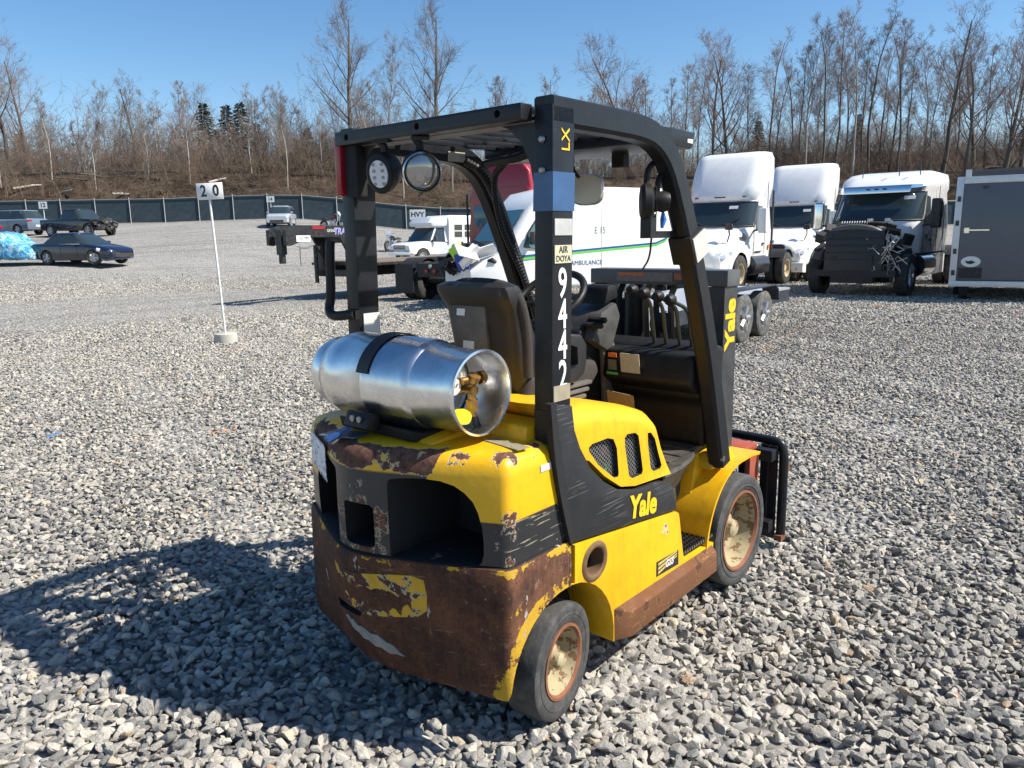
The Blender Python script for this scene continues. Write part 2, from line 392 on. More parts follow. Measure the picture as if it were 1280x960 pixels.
# ---------------------------------------------------------------- fence
FENCE_V = 68.5
def fence():
    post_m = mat('galvanised_post', (.42, .43, .43), .5, .3)
    k = N('privacy_slats'); x = k.n('TexWave', i_Vector=k.co(), i_Scale=3.2, i_Distortion=1.2, wave_type='BANDS', bands_direction='X')
    col = k.mix(x.outputs[1], (.007, .024, .037), (.018, .05, .072))
    col = k.mix(k.ramp(k.noise(1.1, 6), [(.5, 0.0), (.8, .5)]), col, (.05, .075, .08))
    k.out(Base_Color=col, Roughness=.6); k.bump(k.math('ADD', x.outputs[1], k.math('MULTIPLY', k.noise(1.6, 5), 2.5)), .8, .05); slat = k.mat
    root = thing('chain_link_fence', 'long chain link fence with dark teal privacy slats below the embankment', 'fence', W(-84, FENCE_V, G(-84, FENCE_V)), YAW-math.pi/2)
    pm = MB().cyl((0, 0, -.2), (0, 0, 2.12), .036, n=8).lathe([(.045, 2.12), (.03, 2.18), (.0, 2.2)], ax='z', n=8).mesh('post', post_m)
    z0 = G(-84, FENCE_V)
    n = 52; sp = 3.0
    meshes = {}
    for i in range(n+1):
        u = -84 + i*sp; dz = G(u, FENCE_V) - z0
        o = bpy.data.objects.new('post', pm); COL.objects.link(o); o.parent = root; o.location = (i*sp, 0, dz)
        if i == n: break
        dz2 = G(u+sp, FENCE_V) - z0
        b = MB().hexa([(.04, .03, dz+.05), (sp-.04, .03, dz2+.05), (sp-.04, .055, dz2+.05), (.04, .055, dz+.05), (.04, .03, dz+2.0), (sp-.04, .03, dz2+2.0), (sp-.04, .055, dz2+2.0), (.04, .055, dz+2.0)])
        for j in range(24):                      # uneven tops of the slats
            h = random.uniform(.02, .12); xx = .06 + j*(sp-.12)/24; zb = dz + (dz2-dz)*xx/sp + 2.0
            b.bb(xx+.02, xx+.095, .035, .05, zb+.001, zb+h)
        p = b.obj('slat_panel', slat, root); p.location = (i*sp, 0, 0)
        r = MB().cyl((0, -.01, dz+2.05), (sp, -.01, dz2+2.05), .02, n=6).obj('top_rail', post_m, root); r.location = (i*sp, 0, 0)
fence()
# rail line along the top of the bank
rail = MB()
for i in range(60):
    u0, u1 = -100+i*3.0, -97+i*3.0
    a = W(u0, 84.2, BZ(u0, 84.2)+.02); b = W(u1, 84.2, BZ(u1, 84.2)+.02)
    s = Vector((0, 0, 1)); w = (b-a).normalized().cross(s)*.09
    rail.hexa([a-w, b-w, b+w, a+w, a-w+s*.32, b-w+s*.32, b+w+s*.32, a+w+s*.32])
rail.obj('railway_rail', mat('rusty_rail', (.05, .04, .035), .7), label='dark rusty rail running along the top of the embankment', cat='rail')

# ---------------------------------------------------------------- marker signs
WHITE = mat('sign_white', (.78, .78, .76), .5, var=.05, dirt=.12)
INK = mat('sign_black', (.02, .02, .02), .6)
def sign20():
    b = Vector(W(0, 0)); p = Vector((4.56, 9.95, 0)); root = thing('row_marker_sign', 'white row marker reading 20 on thin white pole in concrete base', 'sign', p, HD(0, -1))
    # local x faces the viewer
    cm = mat('old_concrete', (.42, .4, .35), .9, var=.2, bump=.5, bscale=30)
    MB().lathe([(0, -.03), (.185, -.03), (.19, .02), (.18, .15), (.16, .165), (0, .16)], ax='z', n=28).obj('concrete_base', cm, root)
    top = Vector((.02, -.06, 2.33))
    MB().cyl((0, 0, .1), top, .018, n=12).obj('pole', mat('white_pole', (.72, .72, .7), .45, dirt=.25), root)
    b = MB().box(top+Vector((.02, .02, .12)), (.012, .42, .26), rot=(R(2), 0, 0)); o = b.obj('sign_plate', WHITE, root, bevel=.002, seg=1)
    for ch, dy in (('2', -.10), ('0', .10)):
        text('digit', ch, .25, INK, o, frame(top+Vector((.0275, .02+dy, .12+dy*.035)), (0, 1, .035), (0, 0, 1)), bold=.006, sx=.8)
sign20()
def small_sign(u, v, s, label, h=1.6, w=.55, ht=.4, size=.3, z=None):
    z = G(u, v) if z is None else z
    root = thing('marker_sign', label, 'sign', W(u, v, z), HD(0, -1))
    MB().cyl((0, 0, -.05), (0, 0, h), .025, n=8).obj('pole', mat('white_pole', (.72, .72, .7), .45), root)
    o = MB().box((.03, 0, h+ht/2-.1), (.015, w, ht)).obj('sign_plate', WHITE, root)
    text('lettering', s, size, INK, o, frame((.041, 0, h+ht/2-.1), (0, 1, 0), (0, 0, 1)), bold=.01, ext=.001)
# ================================================================ FORKLIFT (own frame = world frame: x forward, y left)
FL = thing('forklift', 'worn yellow and black forklift with overhead guard parked on gravel', 'forklift')
YEL = (.74, .405, .008)
def cw_low_mask(k):
    x, y, z = k.xyz()
    return k.math('ADD', k.math('MULTIPLY', k.step(z, .60, .03), -.10), k.math('MULTIPLY', k.step(y, -.49, .02), .0))
M_yel = worn('yellow_paint', YEL, amt=.265, scale=5.5, rough=.34, scratch=.36, st=(1, 6, 40), scr=(.5, .3, .03), var=.13)
M_hood = worn('yellow_hood_paint', YEL, amt=.2, scale=4, rough=.38, var=.13)
M_band = worn('black_band_paint', (.022, .023, .026), rust=(.05, .045, .04), amt=.19, scale=7, rough=.42, scratch=.38, st=(.8, 8, 60), prim=(.12, .12, .12), scr=(.16, .16, .16))
M_guard = mat('black_guard_paint', (.011, .012, .015), .34, var=.3, scale=9, dirt=.25, dirtc=(.035, .035, .037), bump=.15, bscale=120, spec=.3)
M_blk = mat('black_plastic', (.009, .009, .010), .5, var=.3, scale=8, spec=.3, dirt=.3, dirtc=(.035, .031, .027), bump=.25, bscale=160)
M_floor = mat('dusty_floor_plastic', (.035, .034, .032), .55, var=.4, scale=7, dirt=.7, dirtc=(.13, .105, .075), bump=.4, bscale=90)
M_dark = mat('dark_inside', (.008, .008, .009), .8)
M_rub = mat('solid_rubber', (.035, .035, .036), .72, var=.35, scale=12, dirt=.65, dirtc=(.12, .115, .105), bump=.5, bscale=45)
M_rust = mat('brown_rust', (.16, .06, .03), .85, var=.5, scale=22, bump=.5, bscale=80)
M_stl = mat('dull_steel', (.32, .31, .29), .42, .8, var=.25, scale=20)
M_chr = mat('bright_bolt', (.6, .6, .58), .25, 1.0)
M_grn = mat('label_green', (.05, .35, .1), .5); M_org = mat('label_orange', (.7, .16, .03), .5); M_wht = mat('label_white', (.62, .61, .57), .5, var=.12, scale=60)
M_cream = mat('label_cream', (.45, .42, .33), .6, var=.25, scale=50)
M_ltr_y = mat('letter_yellow', (.82, .5, .015), .4); M_ltr_w = mat('letter_white', (.8, .8, .78), .45, var=.1, scale=30)

# ---- counterweight
def cwq(q): return (math.sqrt(q*q+.04)-.2)/.82
def cw_out(t, ins=0.0, ny=21):           # plan outline, t 0 = bottom, 1 = ledge
    c = -.405 - .09*t; d = .105 + .095*t; pts = []
    W_ = .518-ins
    pts.append((.03, -W_))
    pts.append((-.15, -W_))
    xe = c + d + ins
    pts += [(xe+.045, -W_), (xe+.022, -W_+.002), (xe+.007, -W_+.010)]
    for i in range(ny):
        y = -W_+.024 + (2*W_-.048)*i/(ny-1); pts.append((c + d*cwq(y/(W_-.02)) + ins, y))
    pts += [(xe+.007, W_-.010), (xe+.022, W_-.002), (xe+.045, W_), (-.15, W_), (.03, W_)]
    return pts
def cw_lower_mat():
    k = N('rusted_bumper'); x, y, z = k.xyz()
    base = k.mix(k.ramp(k.noise(26, 7, rough=.75), [(.3, 0.0), (.7, 1.0)]), (.022, .010, .008), (.13, .052, .03))
    base = k.mix(k.ramp(k.noise(7, 7, rough=.7), [(.42, 0.0), (.62, .8)]), base, (.24, .10, .045))
    base = k.mix(k.ramp(k.noise(3, 6, rough=.7), [(.45, 0.0), (.65, .75)]), base, (.035, .02, .017))
    base = k.mix(k.ramp(k.noise(110, 3), [(.45, 0.0), (.7, .5)]), base, (.02, .012, .01))
    yl = k.mix(k.noise(9, 4), (.34, .2, .02), (.62, .37, .02))
    nz = k.noise(11, 7, rough=.68)
    lip = k.math('MULTIPLY', k.math('MULTIPLY', k.step(z, .618, .012), k.step(k.math('SUBTRACT', .6385, z), 0, .002)), .15)
    arch = k.math('SUBTRACT', .03, k.math('ABSOLUTE', k.math('SUBTRACT', k.n('VectorMath', operation='LENGTH', i_0=k.n('CombineXYZ', i_0=x, i_2=k.math('SUBTRACT', z, .2))).outputs[1], .30)))
    arch = k.math('MULTIPLY', k.math('MULTIPLY', k.step(arch, .0, .006), k.step(k.math('MULTIPLY', y, -1.0), .46, .01)), .17)
    side = k.math('MULTIPLY', k.math('MULTIPLY', k.step(k.math('MULTIPLY', y, -1.0), .505, .004), k.noise(60, 4, vec=k.map((1, 1, .4)))), .16)
    q = k.math('ADD', k.math('ADD', nz, lip), k.math('ADD', arch, side))
    m = k.step(q, .70, .012); m2 = k.step(k.noise(30, 6, rough=.7), .635, .02)
    streak = k.ramp(k.noise(5, 6, vec=k.map((9, 9, .8)), rough=.7), [(.45, 0.0), (.75, .55)])
    base = k.mix(streak, base, (.19, .085, .045))
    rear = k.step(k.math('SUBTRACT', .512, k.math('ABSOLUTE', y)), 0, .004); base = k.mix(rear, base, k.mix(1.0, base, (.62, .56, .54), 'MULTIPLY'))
    col = k.mix(m, base, yl); col = k.mix(k.math('MULTIPLY', m2, .6), col, (.27, .15, .085))
    col = k.mix(k.step(z, .6405, .001), col, (.012, .012, .013))
    hsc = k.math('MULTIPLY', k.step(k.noise(9, 6, vec=k.map((1.2, 1.2, 9)), rough=.7), .635, .03), k.step(k.noise(4, 3), .5, .08)); col = k.mix(k.math('MULTIPLY', hsc, .5), col, k.mix(k.noise(20, 3), (.24, .13, .06), (.40, .30, .18)))
    s1 = k.step(k.noise(17, 6, vec=k.map((1, 1, .35)), rough=.65), .675, .008); col = k.mix(s1, col, (.34, .31, .27))
    k.out(Base_Color=col, Roughness=.72, Specular_IOR_Level=.3)
    k.bump(k.math('ADD', k.math('MULTIPLY', m, .5), k.noise(55, 6, rough=.7)), .6, .006); return k.mat
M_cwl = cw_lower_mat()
b = MB(); rings = []
for z, t, ins in ((.185, 0, .03), (.20, .02, .008), (.23, .08, 0), (.34, .35, 0), (.5, .8, 0), (.615, 1, 0), (.638, 1, .006), (.645, 1, .018)):
    rings.append([(p[0], p[1], z) for p in cw_out(t, ins)])
b.loft(rings)
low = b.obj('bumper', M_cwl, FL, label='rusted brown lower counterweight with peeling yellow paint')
cuts = []
for s in (-1, 1):
    cuts.append(cutter(MB().cyl((0, s*.30, .20), (0, s*.7, .20), .283, n=48), [M_dark]))
cuts.append(cutter(MB().hexa([(-.6, .20, .35), (-.34, .20, .35), (-.34, .02, .385), (-.6, .02, .385), (-.6, .21, .385), (-.36, .21, .385), (-.36, .0, .415), (-.6, .0, .415)]), [M_dark]))
low.data.materials.append(M_dark)
boolean(low, cuts)
# scuffed grey gouge and remaining patch of yellow paint on the rear
def rear_x(y, z):
    t = min(1, max(0, (z-.2)/.41)); c = -.405-.09*t; d = .105+.095*t
    return c + d*cwq(y/.498)
def rear_patch(poly, off, name, m, n=10, th=.002, label=None):
    # polygon (y,z) laid over the curved rear
    b = MB(); ring = []
    k = len(poly)
    cy = sum(p[0] for p in poly)/k; cz = sum(p[1] for p in poly)/k
    P = []
    for i in range(k):
        a, c = poly[i], poly[(i+1) % k]
        for j in range(4): P.append((a[0]+(c[0]-a[0])*j/4, a[1]+(c[1]-a[1])*j/4))
    rings = []
    for s in (1.0, .985, .75, .5, .25, .02):
        rings.append([(rear_x(cy+(p[0]-cy)*s, cz+(p[1]-cz)*s) - (off if s < 1 else -.004), cy+(p[0]-cy)*s, cz+(p[1]-cz)*s) for p in P])
    b.loft(rings, cap=False)
    return b.obj(name, m, FL, label=label)
M_patch = worn('flaking_yellow', (.55, .33, .02), rust=(.06, .025, .018), amt=.47, scale=13, prim=(.32, .31, .27), rough=.6)
rear_patch([(.135, .565), (.10, .560), (-.02, .572), (-.14, .590), (-.225, .597), (-.262, .585), (-.268, .53), (-.262, .475), (-.225, .445), (-.12, .425), (-.01, .405), (.07, .42), (.11, .475), (.135, .53)], .004, 'paint_patch', M_patch, label='rounded patch of flaking yellow paint')
M_gouge = mat('grey_gouge', (.23, .23, .22), .8, var=.5, scale=30, bump=1.0, bscale=60)
rear_patch([(.15, .335), (.125, .35), (.10, .342), (.08, .35), (.05, .337), (.02, .345), (-.02, .332), (-.05, .336), (-.08, .318), (-.11, .312), (-.13, .29), (-.15, .277), (-.12, .28), (-.09, .272), (-.06, .288), (-.03, .283), (.0, .298), (.03, .293), (.06, .306), (.1, .305), (.12, .318)], .005, 'scraped_gouge', M_gouge)

def cw_up_mat():
    k = N('counterweight_paint'); x, y, z = k.xyz()
    ny = k.math('MULTIPLY', y, -1.0)
    yel = k.mix(k.noise(3, 4), tuple(c*.93 for c in YEL), YEL)
    yel = k.mix(k.ramp(k.noise(16, 8, rough=.75), [(.5, 0.0), (.95, .6)]), yel, (.3, .18, .02))
    blk = k.mix(k.noise(8, 5), (.016, .017, .019), (.035, .035, .037))
    isy = k.math('MULTIPLY', k.step(z, .789, .0025), k.math('ADD', k.step(ny, .27, .002), k.step(y, .24, .002), clamp=True))
    top = k.step(z, .968, .003)
    isy = k.math('MAXIMUM', isy, k.step(z, .925, .004))
    col = k.mix(isy, blk, yel)
    # scratches on the black band
    v = k.n('Mapping', i_Vector=k.co(), i_Scale=(1.2, 8, 17), i_Rotation=(.2, .3, .1)).outputs[0]
    sc = k.math('MULTIPLY', k.step(k.noise(6, 3, vec=v), .62, .012), k.math('MULTIPLY', k.step(ny, .495, .006), k.math('SUBTRACT', 1.0, isy))); col = k.mix(k.math('MULTIPLY', sc, .8), col, (.32, .28, .2))
    # rust: on the middle rim, around the hole and down the corner
    rim = k.math('MULTIPLY', k.math('MULTIPLY', k.step(z, .925, .012), k.step(k.math('SUBTRACT', .9955, z), 0, .0015)), k.math('MULTIPLY', k.step(k.math('SUBTRACT', .29, ny), 0, .004), k.step(k.math('MULTIPLY', x, -1.0), .30, .03)))
    hole = k.math('SUBTRACT', .115, k.n('VectorMath', operation='LENGTH', i_0=k.n('CombineXYZ', i_1=k.math('ADD', y, .03), i_2=k.math('SUBTRACT', z, .735))).outputs[1])
    hole = k.math('MULTIPLY', k.step(hole, 0, .07), .25)
    cx = k.math('SUBTRACT', .035, k.math('ABSOLUTE', k.math('ADD', x, .262)))
    cor = k.math('MULTIPLY', k.step(cx, 0, .03), k.math('MULTIPLY', k.step(ny, .44, .02), k.math('MULTIPLY', k.step(k.math('SUBTRACT', .86, z), 0, .05), .17)))
    edge = k.math('MULTIPLY', k.math('MULTIPLY', k.step(z, .945, .02), k.step(k.math('SUBTRACT', 1.0, z), .004, .003)), .12)
    nz = k.noise(12, 6, rough=.68)
    q = k.math('ADD', k.math('ADD', nz, k.math('MULTIPLY', rim, .215)), k.math('ADD', hole, k.math('ADD', cor, edge)))
    m0 = k.step(q, .672, .008); m1 = k.step(q, .688, .008)
    rc = k.mix(k.ramp(k.noise(38, 7, rough=.75), [(.35, 0.0), (.65, 1.0)]), (.028, .014, .011), (.17, .072, .042))
    col = k.mix(m0, col, (.5, .42, .3)); col = k.mix(m1, col, rc)
    k.out(Base_Color=col, Roughness=k.mix(m1, (.33,)*3, (.85,)*3), Specular_IOR_Level=.45)
    k.bump(k.math('ADD', k.math('MULTIPLY', m0, -.8), k.math('MULTIPLY', k.noise(60, 4), .3)), .5, .004); return k.mat
M_cwu = cw_up_mat()
b = MB(); rings = []
for z, ins in ((.646, .014), (.80, .012), (.93, .014), (.962, .02), (.984, .034), (.995, .06), (.998, .10)):
    rings.append([(p[0], p[1], z) for p in cw_out(.95, ins)])
b.loft(rings)
up = b.obj('counterweight', M_cwu, FL, label='yellow and black upper counterweight with chipped paint and open pockets')
up.data.materials.append(M_dark)
pk = [(-.145, .60), (-.145, .885), (-.148, .898), (-.158, .905), (-.20, .911), (-.26, .914), (-.31, .910), (-.35, .898), (-.38, .878), (-.405, .85), (-.42, .815), (-.43, .77), (-.433, .72), (-.432, .68), (-.425, .655), (-.41, .640), (-.39, .60)]
cuts = [cutter(MB().prism(pk, 'x', -.7, -.12), [M_dark]),
        cutter(MB().prism([(-q[0]-.055, q[1]) for q in pk][::-1], 'x', -.7, -.12), [M_dark]),
        cutter(MB().prism([(-.095, .675), (-.08, .665), (.02, .665), (.035, .675), (.035, .80), (.02, .81), (-.08, .81), (-.095, .80)], 'x', -.7, -.2), [M_dark])]
boolean(up, cuts)
MB().bb(-.115, -.10, -.45, .45, .655, .93).obj('radiator_shroud', M_dark, FL)
# raised cover over the deck front and small tapered yellow ribs the tank bracket sits on
MB().prism([(-.33, .985), (-.05, .985), (-.05, 1.03), (-.30, 1.005)], 'y', -.22, .32).obj('deck_rib', M_hood, FL, bevel=.01)
MB().prism([(-.1, .985), (.02, .985), (.02, 1.05), (-.09, 1.045)], 'y', -.43, .43).obj('deck_step', M_yel, FL, bevel=.012)
for (x0, y0, w, h, m) in ((-.20, -.5062, .052, .022, M_wht),):
    MB().box((x0+.11, y0, .925), (w, .002, h)).obj('decal', m, FL)
MB().box((-.16, -.40, 1.0), (.05, .17, .003), rot=(0, 0, R(-8))).obj('decal', mat('rub_label', (.25, .22, .15), .6, var=.6, scale=90), FL)
# white tag at the far rear corner
o = MB(); 
for i in range(8):
    y0, y1 = .19+i*.03, .19+(i+1)*.03; f = lambda y: (-.481+.195*cwq(y/.49) - .004)
    o.add([(f(y0), y0, .82), (f(y1), y1, .84), (f(y1), y1, .955), (f(y0), y0, .945)], [(0, 1, 2, 3)])
    o.add([(f(y0)+.003, y0, .82), (f(y1)+.003, y1, .84), (f(y1)+.003, y1, .955), (f(y0)+.003, y0, .945)], [(3, 2, 1, 0)])
k = N('printed_tag'); tn = k.step(k.noise(30, 4, vec=k.map((1, 1, 2.5))), .57, .02); k.out(Base_Color=k.mix(tn, (.72, .73, .74), (.25, .27, .32)), Roughness=.6)
o.obj('paper_tag', k.mat, FL)

# ---- side body (both sides)
for s in (-1, 1):
    Y = lambda y: y*s
    arc_pts = [(.287*math.cos(R(a)), .2+.287*math.sin(R(a))) for a in (84, 74, 64, 54, 44, 34, 24, 14, 5, -3)]
    poly = [(.045, .622), (.744, .538), (.762, .525), (.772, .49), (.808, .33), (.83, .305), (1.085, .297), (1.085, .165), (.285, .165)] + arc_pts[::-1] + [(.045, .485)]
    fr = MB().prism(poly, 'y', Y(-.522), Y(-.33)).obj('side_frame', M_yel, FL, bevel=.009)
    fr.data.materials.append(M_dark)
    oval = [(.162+.055*math.cos(t)*(1 if abs(math.cos(t)) < .8 else 1), .525+.052*math.sin(t)) for t in [2*math.pi*i/28 for i in range(28)]]
    boolean(fr, [cutter(MB().prism(oval, 'y', Y(-.6), Y(-.43)), [M_dark])])
    def q(t, r, y): return (.162+(.055+r)*math.cos(t), Y(y), .525+(.052+r)*math.sin(t))
    MB().loft([[q(2*math.pi*i/36, r, y) for i in range(36)] for r, y in ((-.003, -.47), (-.003, -.524), (.003, -.529), (.014, -.529), (.022, -.5235))], cap=False).obj('hole_rim', mat('rim_rust', (.13, .075, .035), .8, var=.5, scale=30), FL)
    MB().cyl((.125, Y(-.46), .50), (.20, Y(-.46), .535), .012, n=8).obj('tie_bar', M_stl, FL)
    band = [(-.052, 1.125), (.036, 1.105), (.05, 1.02), (.081, .953), (.141, .869), (.222, .80), (.322, .741), (.45, .708), (.631, .694), (.69, .675), (.715, .645), (.742, .58), (.747, .545), (.048, .630), (.005, .78), (-.03, .95)]
    MB().prism(band, 'y', Y(-.519), Y(-.46)).obj('side_band', M_band, FL, bevel=.006)
    # dark seam strip up to the post
    st = smoothpath([(-.072, -.515*-s if False else Y(-.512), 1.13), (-.055, Y(-.512), .96), (-.015, Y(-.512), .78), (.033, Y(-.512), .632)], 2)
    MB().sweep(st, [(-.012, -.016), (.012, -.016), (.012, .012), (-.012, .012)]).obj('seam_seal', M_dark, FL)
    # rusty rub plate under the step
    pl = MB().hexa([(.29, Y(-.522), .165), (1.07, Y(-.522), .168), (1.06, Y(-.556), .180), (.36, Y(-.556), .165), (.285, Y(-.522), .295), (1.07, Y(-.522), .292), (1.05, Y(-.556), .272), (.36, Y(-.556), .262)])
    pl.obj('rub_plate', worn('rub_plate_paint', (.15, .062, .026), rust=(.075, .03, .016), amt=.40, scale=12, prim=(.22, .12, .03), rough=.85, scratch=.4, st=(2, 10, 30), scr=(.25, .12, .05)), FL, bevel=.004)
    # step tread
    t = MB().bb(.80, 1.09, Y(-.515), Y(-.33), .318, .334)
    for i in range(13):
        for j in range(7): t.box((.815+i*.0215, Y(-.503+j*.024), .338), (.009, .009, .008))
    t.obj('step', M_blk, FL)
    e = MB()
    for i in range(14): e.box((.815+i*.02, Y(-.517), .33), (.010, .004, .010))
    e.obj('step_edge', M_stl, FL)
    MB().bb(.76, 1.10, Y(-.345), Y(-.32), .30, .60).obj('step_riser', M_floor, FL)
    # front fender
    fa = [(1.363+.352*math.cos(R(a)), .267+.352*math.sin(R(a))) for a in range(178, 84, -6)] + [(1.46, .622), (1.55, .612)]
    fb = [(p[0]+(1.363-p[0])*.035, p[1]+(.267-p[1])*.035) for p in fa]
    MB().prism(fa + fb[::-1], 'y', Y(-.527), Y(-.27)).obj('front_fender', M_yel, FL)
    MB().bb(1.0, 1.30, Y(-.30), Y(-.268), .30, .70).obj('inner_fender', M_yel, FL, bevel=.01)
    MB().prism([(1.05, .33), (1.12, .33), (1.22, .60), (1.15, .69), (1.12, .60)], 'y', Y(-.40), Y(-.30)).obj('fender_gusset', M_hood, FL, bevel=.01)
    MB().prism([(1.15, .60), (1.40, .60), (1.36, .66), (1.30, .68), (1.20, .67)], 'y', Y(-.47), Y(-.30)).obj('leg_mount', M_hood, FL, bevel=.015)
    MB().tube([(1.36+.035*math.cos(t), Y(-.40), .655+.04*math.sin(t)) for t in [2*math.pi*i/16 for i in range(16)]], .013, closed=True).obj('lifting_eye', M_yel, FL)
MB().bb(.06, 1.35, -.325, .325, .17, .60).obj('chassis', M_dark, FL)
MB().bb(-.02, .12, -.325, .325, .17, .99).obj('chassis_rear', M_dark, FL)
text('lettering', 'Yale', .118, M_ltr_y, FL, frame((.487, -.521, .637), (1, 0, -.145), (0, 0, 1)), bold=.0045, sx=.95)
lb = MB().hexa([(.588, -.5235, .312), (.766, -.5235, .305), (.766, -.5225, .305), (.588, -.5225, .312), (.588, -.5235, .374), (.763, -.5235, .369), (.763, -.5225, .369), (.588, -.5225, .374)]).obj('decal', INK, FL)
d2 = MB()
for i in range(3):
    d2.add([(.60+.0*i, -.5245, .318+.018*i), (.75, -.5245, .345+.010*i), (.75, -.5245, .351+.010*i), (.60, -.5245, .330+.018*i)], [(0, 1, 2, 3)])
d2.obj('decal_stripe', mat('gold_print', (.5, .38, .12), .5), lb)
text('lettering', 'GSS', .04, M_wht, lb, frame((.685, -.5255, .34), (1, 0, -.04), (0, 0, 1)), bold=.001, shear=.2)
dl = MB().box((1.13, -.31, .43), (.002, .05, .07)).obj('decal', mat('grey_decal', (.18, .17, .15), .6), FL)
dl.data.transform(Matrix.Translation((-.0, 0, 0)))

# ---- hood with three vents
hp = [(-.02, 1.10), (.23, 1.072), (.47, 1.02), (.575, .985), (.625, .945), (.66, .87), (.718, .703), (.45, .722), (.35, .745), (.244, .812), (.15, .89), (.095, .97), (.045, 1.035), (0, 1.07)]
b = MB(); prof = []
def hood_ring(y, ins):
    cx, cz = .36, .86; out = []
    for (x, z) in hp:
        dz = ins if z > .93+.1*max(0, .3-x) or (x > .6 and z > .8) else 0
        out.append((x - (.4*dz if x > .5 else 0), y, z - dz))
    return out
ys = [(-.505, .062), (-.50, .045), (-.49, .030), (-.475, .017), (-.455, .007), (-.43, .0015), (-.40, 0), (.40, 0), (.43, .0015), (.455, .007), (.475, .017), (.49, .030), (.50, .045), (.505, .062)]
b.loft([hood_ring(y, i) for y, i in ys])
hood = b.obj('engine_hood', M_hood, FL); hood.data.materials.append(M_dark)
vent = [[(.147, .935), (.167, .945), (.262, .946), (.300, .934), (.322, .896), (.336, .80), (.332, .788), (.305, .790), (.205, .862), (.150, .922)],
        [(.372, .922), (.391, .934), (.445, .928), (.468, .912), (.476, .88), (.503, .77), (.495, .757), (.428, .757), (.405, .772), (.377, .886)],
        [(.533, .909), (.556, .906), (.588, .875), (.612, .82), (.642, .757), (.632, .746), (.582, .747), (.560, .762), (.537, .86)]]
cuts = []
for s in (-1, 1):
    for v in vent: cuts.append(cutter(MB().prism(v, 'y', s*.56, s*.44), [M_dark]))
boolean(hood, cuts)
def inside(p, poly):
    c = False; n = len(poly)
    for i in range(n):
        a, q = poly[i], poly[(i+1) % n]
        if (a[1] > p[1]) != (q[1] > p[1]) and p[0] < (q[0]-a[0])*(p[1]-a[1])/(q[1]-a[1])+a[0]: c = not c
    return c
M_wire = mat('grille_wire', (.35, .35, .34), .4, .6)
for v in vent:                            # expanded metal grille in each opening
    g = MB(); x0 = min(p[0] for p in v); x1 = max(p[0] for p in v); z0 = min(p[1] for p in v); z1 = max(p[1] for p in v)
    for sg in (-1, 1):
        c = -.3
        while c < .9:
            seg = None; step = .006
            for i in range(80):
                x = x0 + (x1-x0)*i/79; z = z0 + sg*(x-x0)*.85 + c - (.0 if sg > 0 else 0)
                ok = inside((x, z), v)
                if ok and seg is None: seg = (x, z)
                if (not ok or i == 79) and seg is not None:
                    if x-seg[0] > .006: g.cyl((seg[0], -.485, seg[1]), (x, -.485, z), .0016, n=4, caps=False)
                    seg = None
            c += .0165
    g.obj('vent_grille', M_wire, FL)
MB().bb(.30, .33, -.47, -.455, .80, .835).obj('engine_fitting', M_grn, FL)
MB().bb(.28, .42, -.47, -.46, .87, .90).obj('engine_fitting', mat('red_hose', (.3, .05, .03), .6), FL)

# ---- floor, cowl, dash
fl = [(.69, -.488), (.85, -.482), (1.0, -.455), (1.12, -.41), (1.22, -.39), (1.22, .39), (1.12, .41), (1.0, .455), (.85, .482), (.69, .488)]
fl2 = [(x, y*(1 if x < .8 else .93)) for x, y in fl]
b = MB(); b.loft([[(x, y*.9, .555) for x, y in fl2], [(x, y*.97, .62) for x, y in fl2], [(x, y, .685) for x, y in fl], [(x, y*.985, .70) for x, y in fl]])
b.obj('floor_pan', M_floor, FL)
f = MB()
for i in range(4): f.bb(.73+.11*i, .82+.11*i, -.44+.012*i, .44, .701, .709)
f.obj('floor_mat', M_floor, FL, bevel=.003)
MB().prism([(1.15, .70), (1.30, .70), (1.33, 1.14), (1.22, 1.17), (1.14, 1.15), (1.10, 1.08), (1.10, .93), (1.15, .90)], 'y', -.43, .43).obj('cowl', M_blk, FL, bevel=.03, seg=3)
MB().prism([(1.02, 1.0), (1.12, .94), (1.14, 1.14), (1.05, 1.13)], 'y', -.425, .04).obj('cowl_cover', M_blk, FL, bevel=.025, seg=3)
o = MB().box((1.016, -.12, 1.075), (.003, .10, .09), rot=(0, R(-9), 0)).obj('instruction_label', M_cream, FL)
MB().box((1.0165, -.025, 1.105), (.003, .045, .02), rot=(0, R(-9), 0)).obj('instruction_label', M_org, FL)
MB().box((1.0165, -.025, 1.06), (.003, .045, .05), rot=(0, R(-9), 0)).obj('instruction_label', mat('label_dull', (.12, .13, .09), .6), FL)
MB().box((1.010, -.03, 1.022), (.003, .06, .012), rot=(0, R(-9), 0)).obj('instruction_label', M_grn, FL)
k = N('brown_card'); k.out(Base_Color=k.mix(k.noise(50, 5), (.16, .1, .04), (.42, .3, .14)), Roughness=.7)
MB().box((.93, -.13, .90), (.004, .17, .11), rot=(0, R(-8), R(-14))).obj('plastic_card', k.mat, FL)
